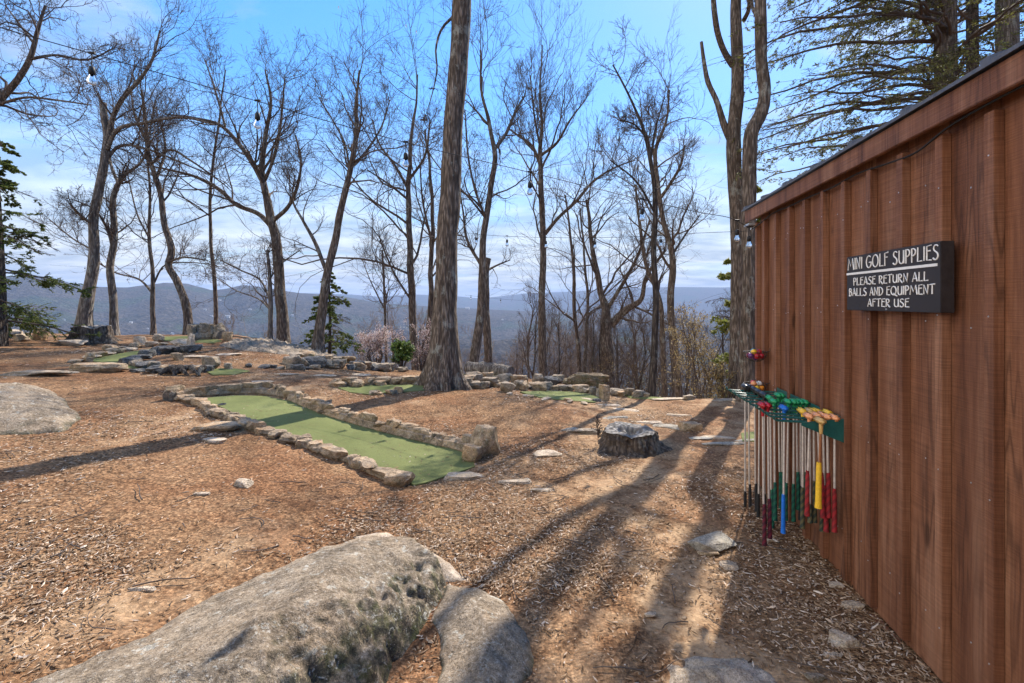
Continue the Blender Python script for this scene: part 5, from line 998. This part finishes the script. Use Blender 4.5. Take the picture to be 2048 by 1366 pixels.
# ---- conifers
def conifer(label, px, Y, ytop, ybot, rmax, seed, needles, density, mtl='hemlock', ground=True, trunk_w=0.2, nb=70, dirs=None, name='hemlock_tree', tilt=-0.12, bark='bark_dark', size=0.030, gap=0.0, shape=0.75):
    r = np.random.default_rng(seed); X_ = (px - CX) / F * Y; zt = CAMZ + (HY - ytop) / F * Y; zb_ = CAMZ + (HY - ybot) / F * Y; g = float(H(X_, Y)); base = np.array([X_, Y, g])
    root = thing(name, label, 'tree', base); mb = MB(); Q = resample(np.array([[X_, Y, g - 0.1], [X_ + 0.03, Y, (g + zt) / 2], [X_, Y, zt]]), 30); tube(mb, Q, np.linspace(trunk_w, 0.012 if shape > 0 else trunk_w * .7, 30), 14); mb.build('trunk', MT[bark], root)
    z = np.sort(r.uniform(zb_, zt, nb)); f = (zt - z) / (zt - zb_); ln = rmax * (0.12 + 0.88 * f ** shape if shape > 0 else np.ones(nb)) * r.uniform(0.6, 1.1, nb); a = r.uniform(0, 2 * np.pi, nb) if dirs is None else r.uniform(dirs[0], dirs[1], nb)
    N = 9; t = np.linspace(0, 1, N); d = np.stack([np.cos(a), np.sin(a)], -1); P = np.zeros((nb, N, 3)); wv = np.cumsum(r.normal(0, 0.03, (nb, N)), 1)
    P[..., 0] = X_ + ln[:, None] * t * d[:, :1] - wv * d[:, 1:2] * ln[:, None]; P[..., 1] = Y + ln[:, None] * t * d[:, 1:2] + wv * d[:, :1] * ln[:, None]; P[..., 2] = z[:, None] + ln[:, None] * (tilt * t + 0.22 * t * (1 - t)) + np.cumsum(r.normal(0, 0.012, (nb, N)), 1) * ln[:, None]
    lim = MB(); tubes(lim, P, (0.008 + 0.009 * ln[:, None]) * (1 - 0.8 * t), 6)
    lv_ = [(10, 0.2, 0.22, 0.42, 0.85, -0.03, 0.12, 6, 4, 0.003, 0.5), (8, 0.1, 0.25, 0.5, 0.8, -0.03, 0.12, 5, 3, 0.002, 0.6)]
    # flatten the sprays: branchlets keep to the plane of their branch
    tips = []; PP, RR = resample_b(P, 12), np.broadcast_to((0.008 + 0.009 * ln[:, None]) * (1 - 0.8 * np.linspace(0, 1, 12)), (nb, 12))
    for (nc, t0, l0, l1, ang, up, wob, n_, k, rmin, rr) in lv_:
        B = len(PP); s = r.uniform(t0, 1, (B, nc)); f_ = s * (PP.shape[1] - 1); i = np.clip(f_.astype(int), 0, PP.shape[1] - 2); w = (f_ - i)[..., None]; b = np.arange(B)[:, None]; o = PP[b, i] * (1 - w) + PP[b, i + 1] * w; T = norm(PP[b, i + 1] - PP[b, i]); L = np.linalg.norm(np.diff(PP, axis=1), axis=2).sum(1)
        sg_ = r.choice([-1, 1], (B, nc)) * r.uniform(0.5, 1.1, (B, nc)); c, sn = np.cos(sg_), np.sin(sg_); dd = np.stack([T[..., 0] * c - T[..., 1] * sn, T[..., 0] * sn + T[..., 1] * c, T[..., 2] * 0.6 + r.normal(-0.1, 0.38, (B, nc))], -1); dd = norm(dd)
        l = (L[:, None] * r.uniform(l0, l1, (B, nc)) * (1.2 - 0.7 * s)).reshape(-1); o = o.reshape(-1, 3); dd = dd.reshape(-1, 3); path = [o]; p = o
        for j in range(n_ - 1): dd = norm(dd + r.normal(0, wob, dd.shape) * [1, 1, 0.5] + [0, 0, up]); p = p + dd * (l / (n_ - 1))[:, None]; path.append(p)
        PP = np.stack(path, 1); R2 = np.full(PP.shape[:2], rmin); tubes(lim, PP, R2, k); tips.append((PP, R2))
    lim.build('limbs', MT['twig'], root)
    P2 = tips[-1][0]; keep = fbm(P2[:, 0, 0] * 1.3, P2[:, 0, 1] * 1.3, P2[:, 0, 2] * 2.2 + seed, 2) > gap - 0.6; P2 = P2[keep]
    n = int(needles); bi = r.integers(0, len(P2), n); tt = r.uniform(0, P2.shape[1] - 1.001, n); i = tt.astype(int); w = (tt - i)[:, None]; c = P2[bi, i] * (1 - w) + P2[bi, i + 1] * w; T = norm(P2[bi, i + 1] - P2[bi, i]); side = np.stack([-T[:, 1], T[:, 0], np.zeros(n)], -1) * r.choice([-1, 1], n)[:, None]
    dn = norm(side + T * 0.6 + r.normal(0, 0.4, (n, 3)) - [0, 0, 0.25]); s = size * r.uniform(0.6, 1.3, n)[:, None]; e = norm(np.cross(dn, r.normal(0, 0.9, (n, 3)) + [0, 0, 1]))
    V = np.stack([c, c + dn * s * 0.5 + e * s * 0.22, c + dn * s, c + dn * s * 0.5 - e * s * 0.22], 1); MB().add(V, np.arange(n * 4).reshape(-1, 4)).build('needles', MT[mtl], root, smooth=False)
    return root, tips
def resample_b(P, n):
    t = np.linspace(0, P.shape[1] - 1.001, n); i = t.astype(int); w = (t - i)[None, :, None]; return P[:, i] * (1 - w) + P[:, i + 1] * w
conifer('hemlock at the left edge with dark drooping green boughs', -10, 9.6, 270, 655, 1.75, 1, 190000, 1, nb=62, tilt=-0.30, size=0.028, gap=0.2)
conifer('small green hemlock rising behind the right leaning tree', 658, 13.4, 540, 700, 0.95, 2, 60000, 1, nb=50, trunk_w=0.06, size=0.036, gap=0.3, tilt=-0.25)
conifer('tall evergreen behind the shed, its boughs sweeping left over the roof', 1888, 8.2, -330, 330, 3.3, 3, 75000, 1, 'hemlock_dry', trunk_w=0.19, nb=80, dirs=(math.radians(120), math.radians(250)), tilt=-0.10, bark='bark', size=0.036, shape=-1, gap=0.35)
conifer('slimmer dark evergreen behind the shed right of the tall one', 1942, 8.8, -330, 330, 2.4, 4, 40000, 1, 'hemlock_dry', trunk_w=0.11, nb=46, tilt=-0.05, size=0.045, shape=-1, gap=0.3)
conifer('pale trunked evergreen at the upper right corner behind the shed', 2012, 9.6, -330, 300, 2.2, 5, 26000, 1, 'hemlock', trunk_w=0.22, nb=36, tilt=-0.05, size=0.045, shape=-1, bark='bark_pale', gap=0.3)
conifer('young hemlock with bright sprays behind the twin trunks', 1510, 9.8, 370, 780, 0.6, 6, 26000, 1, 'lime_leaf', trunk_w=0.014, nb=70, size=0.05, gap=0.3)
conifer('slender hemlock sapling with lit sprays left of the twin trunks', 1470, 10.6, 480, 800, 1.0, 7, 16000, 1, 'lime_leaf', trunk_w=0.012, nb=34, size=0.055, gap=0.3)
# ---- shrubs
def shrub(name, label, px, py, Y, w, h, seed, m, n, size, jit, cat='shrub', nst=9, twigm='twig', flat=False, asp=0.45):
    r = np.random.default_rng(seed); p = pt(px, py, Y); g = float(H(p[0], p[1])); b = np.array([p[0], p[1], min(g, p[2])]); root = thing(name, label, cat, (b[0], b[1], g)); P = []
    W_, Hh = w / F * Y, (h / F * Y) + max(0, p[2] - b[2])
    for i in range(nst):
        q = np.array([[0, 0, 0], [r.uniform(-.2, .2) * W_, r.uniform(-.2, .2) * W_, 0.4 * Hh], [r.uniform(-.45, .45) * W_, r.uniform(-.3, .3) * W_, r.uniform(0.6, 0.85) * Hh]]) + b; P.append(resample(q, 12))
    P = np.array(P); R_ = np.broadcast_to(np.linspace(0.018, 0.006, 12) * min(1.0, W_ * 1.6), P.shape[:2]).copy(); mb = MB(); tubes(mb, P, R_, 6); tips = []
    grow(mb, P, R_, [(7, .3, .15, .35, .9, .15, .25, 6, 4, .004, .6), (5, .2, .3, .6, .8, .1, .25, 5, 3, .003, .6)], seed, tips); mb.build('stems', MT[twigm], root); leaves(root, 'flowers' if 'blossom' in label else 'leaves', m, tips, n, size, jit, seed, flat, asp)
shrub('blossoming_shrub', 'pale pink blossoming shrub at the rim left of the thickest trunk', 752, 742, 12.2, 110, 92, 1, 'blossom', 5200, 0.018, 0.035, nst=14)
shrub('blossoming_shrub', 'taller pale pink blossoming shrub touching the thickest trunk', 846, 745, 12.6, 60, 120, 2, 'blossom', 2200, 0.018, 0.035)
shrub('laurel_bush', 'glossy green bush in front of the pink blossoming shrubs', 805, 742, 11.7, 56, 66, 3, 'laurel', 2200, 0.042, 0.03, nst=10)
shrub('laurel_bush', 'low green ground bush under the pink blossoming shrub', 725, 742, 11.9, 40, 16, 4, 'laurel', 900, 0.03, 0.03)
shrub('budding_shrub', 'orange budding understorey bush in the woods left of the twin trunks', 1400, 810, 10.5, 120, 215, 5, 'bud', 5200, 0.020, 0.05, nst=12)
shrub('budding_shrub', 'pale orange tuft at the foot of the twin trunks', 1447, 800, 9.4, 30, 80, 6, 'bud', 1500, 0.022, 0.03)
shrub('budding_shrub', 'brown budding brush below the rim in the centre right woods', 1260, 800, 14, 160, 130, 7, 'bud', 2200, 0.016, 0.06, nst=16)
shrub('budding_shrub', 'thin twiggy bush left of the big stump', 1196, 872, 5.05, 10, 46, 8, 'bud', 20, 0.004, 0.01, nst=5)

# ------------------------------------------------------------ string lights
def lights(label, pts, bulbs, drop=0.075, sc=0.85, group='string lights', sag=0.03):
    """pts: (px,py,Y) nodes of the cable; bulbs: photo columns where a bulb hangs"""
    P = np.array([pt(*p) for p in pts]); n = 160; Q = resample(P, n); root = thing('string_lights', label, 'string lights', tuple(P[0]), group)
    mb = MB(); tube(mb, Q, 0.0030 * sc, 6); mb.build('cable', MT['black'], root)
    col = CX + F * Q[:, 0] / Q[:, 1]
    for b in bulbs:
        i = int(np.argmin(abs(col - b))); c = Q[i]
        mb = MB(); tube(mb, [c + [-0.02 * sc, 0, 0.005], c + [0.02 * sc, 0, 0.005]], 0.008 * sc, 8); tube(mb, [c, c - [0, 0, drop]], 0.0032 * sc, 6)
        lathe(mb, c - [0, 0, drop + 0.045 * sc], [(0.0, 0.052 * sc), (0.012 * sc, 0.05 * sc), (0.0175 * sc, 0.04 * sc), (0.019 * sc, 0.0), (0.015 * sc, -0.002 * sc)], 14); s = mb.build('socket', MT['black'], root)
        mb = MB(); z = c - [0, 0, drop + 0.045 * sc]; lathe(mb, z, [(0.013 * sc, 0.0), (0.015 * sc, -0.012 * sc), (0.024 * sc, -0.032 * sc), (0.0265 * sc, -0.045 * sc), (0.022 * sc, -0.058 * sc), (0.011 * sc, -0.066 * sc), (0.0005, -0.068 * sc)], 18); bo = mb.build('bulb', MT['glass'], root)
        mb = MB(); tube(mb, [z + [0, 0, -0.002 * sc], z + [0, 0, -0.022 * sc]], 0.006 * sc, 8); tube(mb, [z + [-0.007 * sc, 0, -0.045 * sc], z + [-0.003 * sc, 0, -0.02 * sc], z + [0.003 * sc, 0, -0.02 * sc], z + [0.007 * sc, 0, -0.045 * sc]], 0.0012 * sc, 5); mb.build('filament', MT['filament'], bo).parent = bo
lights('nearest light string with large clear bulbs, running from upper left to the shed corner', [(-300, -40, 2.35), (0, 55, 2.5), (186, 108, 2.65), (517, 203, 3.0), (808, 284, 3.3), (1057, 344, 3.6), (1280, 398, 3.78), (1400, 425, 3.88), (1466, 438, 3.93), (1486, 448, 3.97), (1500, 455, 4.0), (1515, 448, 3.98)], [186, 517, 808, 1057, 1280, 1472, 1498])
lights('second light string crossing level behind the centre right trees', [(900, 462, 7.2), (951, 468, 7.1), (1092, 475, 6.7), (1250, 474, 6.2), (1400, 466, 5.6), (1500, 462, 5.2)], [951, 1015, 1092, 1191, 1321], 0.05)
lights('far light string with tiny bulbs at left, low against the clouds', [(100, 530, 16), (200, 536, 16), (330, 540, 16), (420, 551, 16), (520, 556, 16.5), (620, 546, 16.5), (740, 508, 16)], [168, 228, 270, 316, 366, 380, 396, 411, 430, 447, 463, 483, 508, 560, 600, 655, 740], 0.03)
lights('far light string of tiny bulbs low behind the centre right trees', [(930, 590, 15), (1000, 598, 15), (1090, 606, 15), (1180, 640, 15), (1300, 640, 15), (1440, 588, 14), (1500, 580, 13), (1560, 590, 12.5)], [940, 975, 1000, 1060, 1092, 1130, 1170, 1330, 1380, 1487, 1500], 0.03)
# dark cable clipped under the shed fascia
mb = MB(); L = [(3.98, 0.05, 2.10), (3.85, 0.035, 2.12), (3.6, 0.03, 2.155), (3.3, 0.03, 2.15), (3.0, 0.028, 2.15), (2.7, 0.028, 2.14), (2.45, 0.028, 2.15), (2.2, 0.03, 2.13), (2.0, 0.03, 2.12), (1.8, 0.04, 2.155), (1.6, 0.045, 2.165), (1.2, 0.045, 2.165)]
tube(mb, resample(np.array([wp(*q) for q in L]), 90), 0.0042, 7); tag(mb.build('power_cable', MT['black'], None, wp(*L[0])), 'black cable looped along the shed wall just under the roof edge', 'cable')

# ------------------------------------------------------------ houses on the far hillsides
def house(px, py, w, label, seed):
    p = at(px, py, rim=False); r = np.random.default_rng(seed); s = w / F * p[1]; a = r.uniform(-0.5, 0.5); root = thing('house', label, 'house', p, 'houses on the far hillside', a); d, h = s * 0.6, s * 0.32
    MB().box((-s / 2, -d / 2, -h), (s / 2, d / 2, h)).build('wall', MT['hwall'], root, smooth=False)
    V = [(-s * .56, -d * .6, h * .98), (s * .56, -d * .6, h * .98), (s * .56, d * .6, h * .98), (-s * .56, d * .6, h * .98), (-s * .5, 0, h * 1.7), (s * .5, 0, h * 1.7)]
    MB().add(V, [(0, 1, 5, 4), (2, 3, 4, 5), (0, 3, 2, 1)], [(3, 0, 4), (1, 2, 5)]).build('roof', MT['hroof'], root, smooth=False)
    for i in (-1, 0, 1): MB().box((i * s * .3 - s * .06, -d / 2 - 0.1, 0), (i * s * .3 + s * .06, -d / 2 + 0.2, h * .6)).build('window', MT['hglass'], root, smooth=False)
HS = [(97, 655, 5, 'by the hemlock boughs, low on the slope'), (262, 645, 5, 'seen between the second and the thin upright trunk'), (295, 658, 4, 'low beside the thin upright trunk'), (345, 668, 6, 'just above the raised turf ramp'), (410, 620, 5, 'in the middle of the slope right of the crooked tree'), (423, 633, 5, 'below the one in the middle of the slope'),
      (440, 601, 4, 'high on the slope left of the small gnarled tree'), (455, 635, 9, 'palest, left of the small gnarled tree'), (432, 648, 5, 'low left of the small gnarled tree'), (500, 620, 5, 'between the small gnarled and wide forked trees'), (585, 632, 6, 'just right of the wide forked tree'), (128, 640, 5, 'left of the leaning snapped trunk'), (935, 618, 8, 'right beside the thickest trunk'), (1005, 640, 4, 'between the snapped stout trunk and the fan crown tree')]
for i, (x, y, w, l) in enumerate(HS): house(x, y, w, 'tiny pale far house ' + l, i)
# rough brush on the slope right under the rim
r_ = np.random.default_rng(12); n = 1000; a = np.arctan2(r_.uniform(420, 1600, n) - CX, F); rr = np.interp(a, _ephi, _er) + r_.uniform(1.0, 18, n) ** 1.0
P0 = np.stack([rr * np.sin(a), rr * np.cos(a), np.zeros(n)], -1); P0[:, 2] = H(P0[:, 0], P0[:, 1]); d = norm(np.stack([r_.normal(0, .35, n), r_.normal(0, .35, n), np.ones(n)], -1)); ln = r_.uniform(0.4, 1.1, n)
P = np.stack([P0 + d * (ln * t)[:, None] + (r_.normal(0, .05, (n, 3)) if t else 0) for t in (0, .25, .5, .75, 1)], 1); mb = MB(); tubes(mb, P, np.broadcast_to(np.linspace(.008, .003, 5), (n, 5)), 3)
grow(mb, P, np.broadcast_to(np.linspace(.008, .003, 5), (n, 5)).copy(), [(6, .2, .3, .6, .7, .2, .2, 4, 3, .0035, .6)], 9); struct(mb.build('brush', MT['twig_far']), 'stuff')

# ------------------------------------------------------------ haze in the valley air
zlo = -330; bm = MB(); bm.box((-12500, -12500, zlo), (12500, 12500, 330)); hz = bm.build('haze', None, smooth=False); struct(hz, 'stuff')
hm = bpy.data.materials.new('valley_haze'); hm.use_nodes = True; nt = hm.node_tree; nt.nodes.clear(); o_ = nt.nodes.new('ShaderNodeOutputMaterial'); pv = nt.nodes.new('ShaderNodeVolumePrincipled')
pv.inputs['Color'].default_value = (0.42, 0.57, 0.86, 1); pv.inputs['Density'].default_value = 0.00012; pv.inputs['Anisotropy'].default_value = 0.0; nt.links.new(pv.outputs[0], o_.inputs['Volume']); hz.data.materials.append(hm)
for o in bpy.data.objects:
    if '_base' in o: del o['_base']
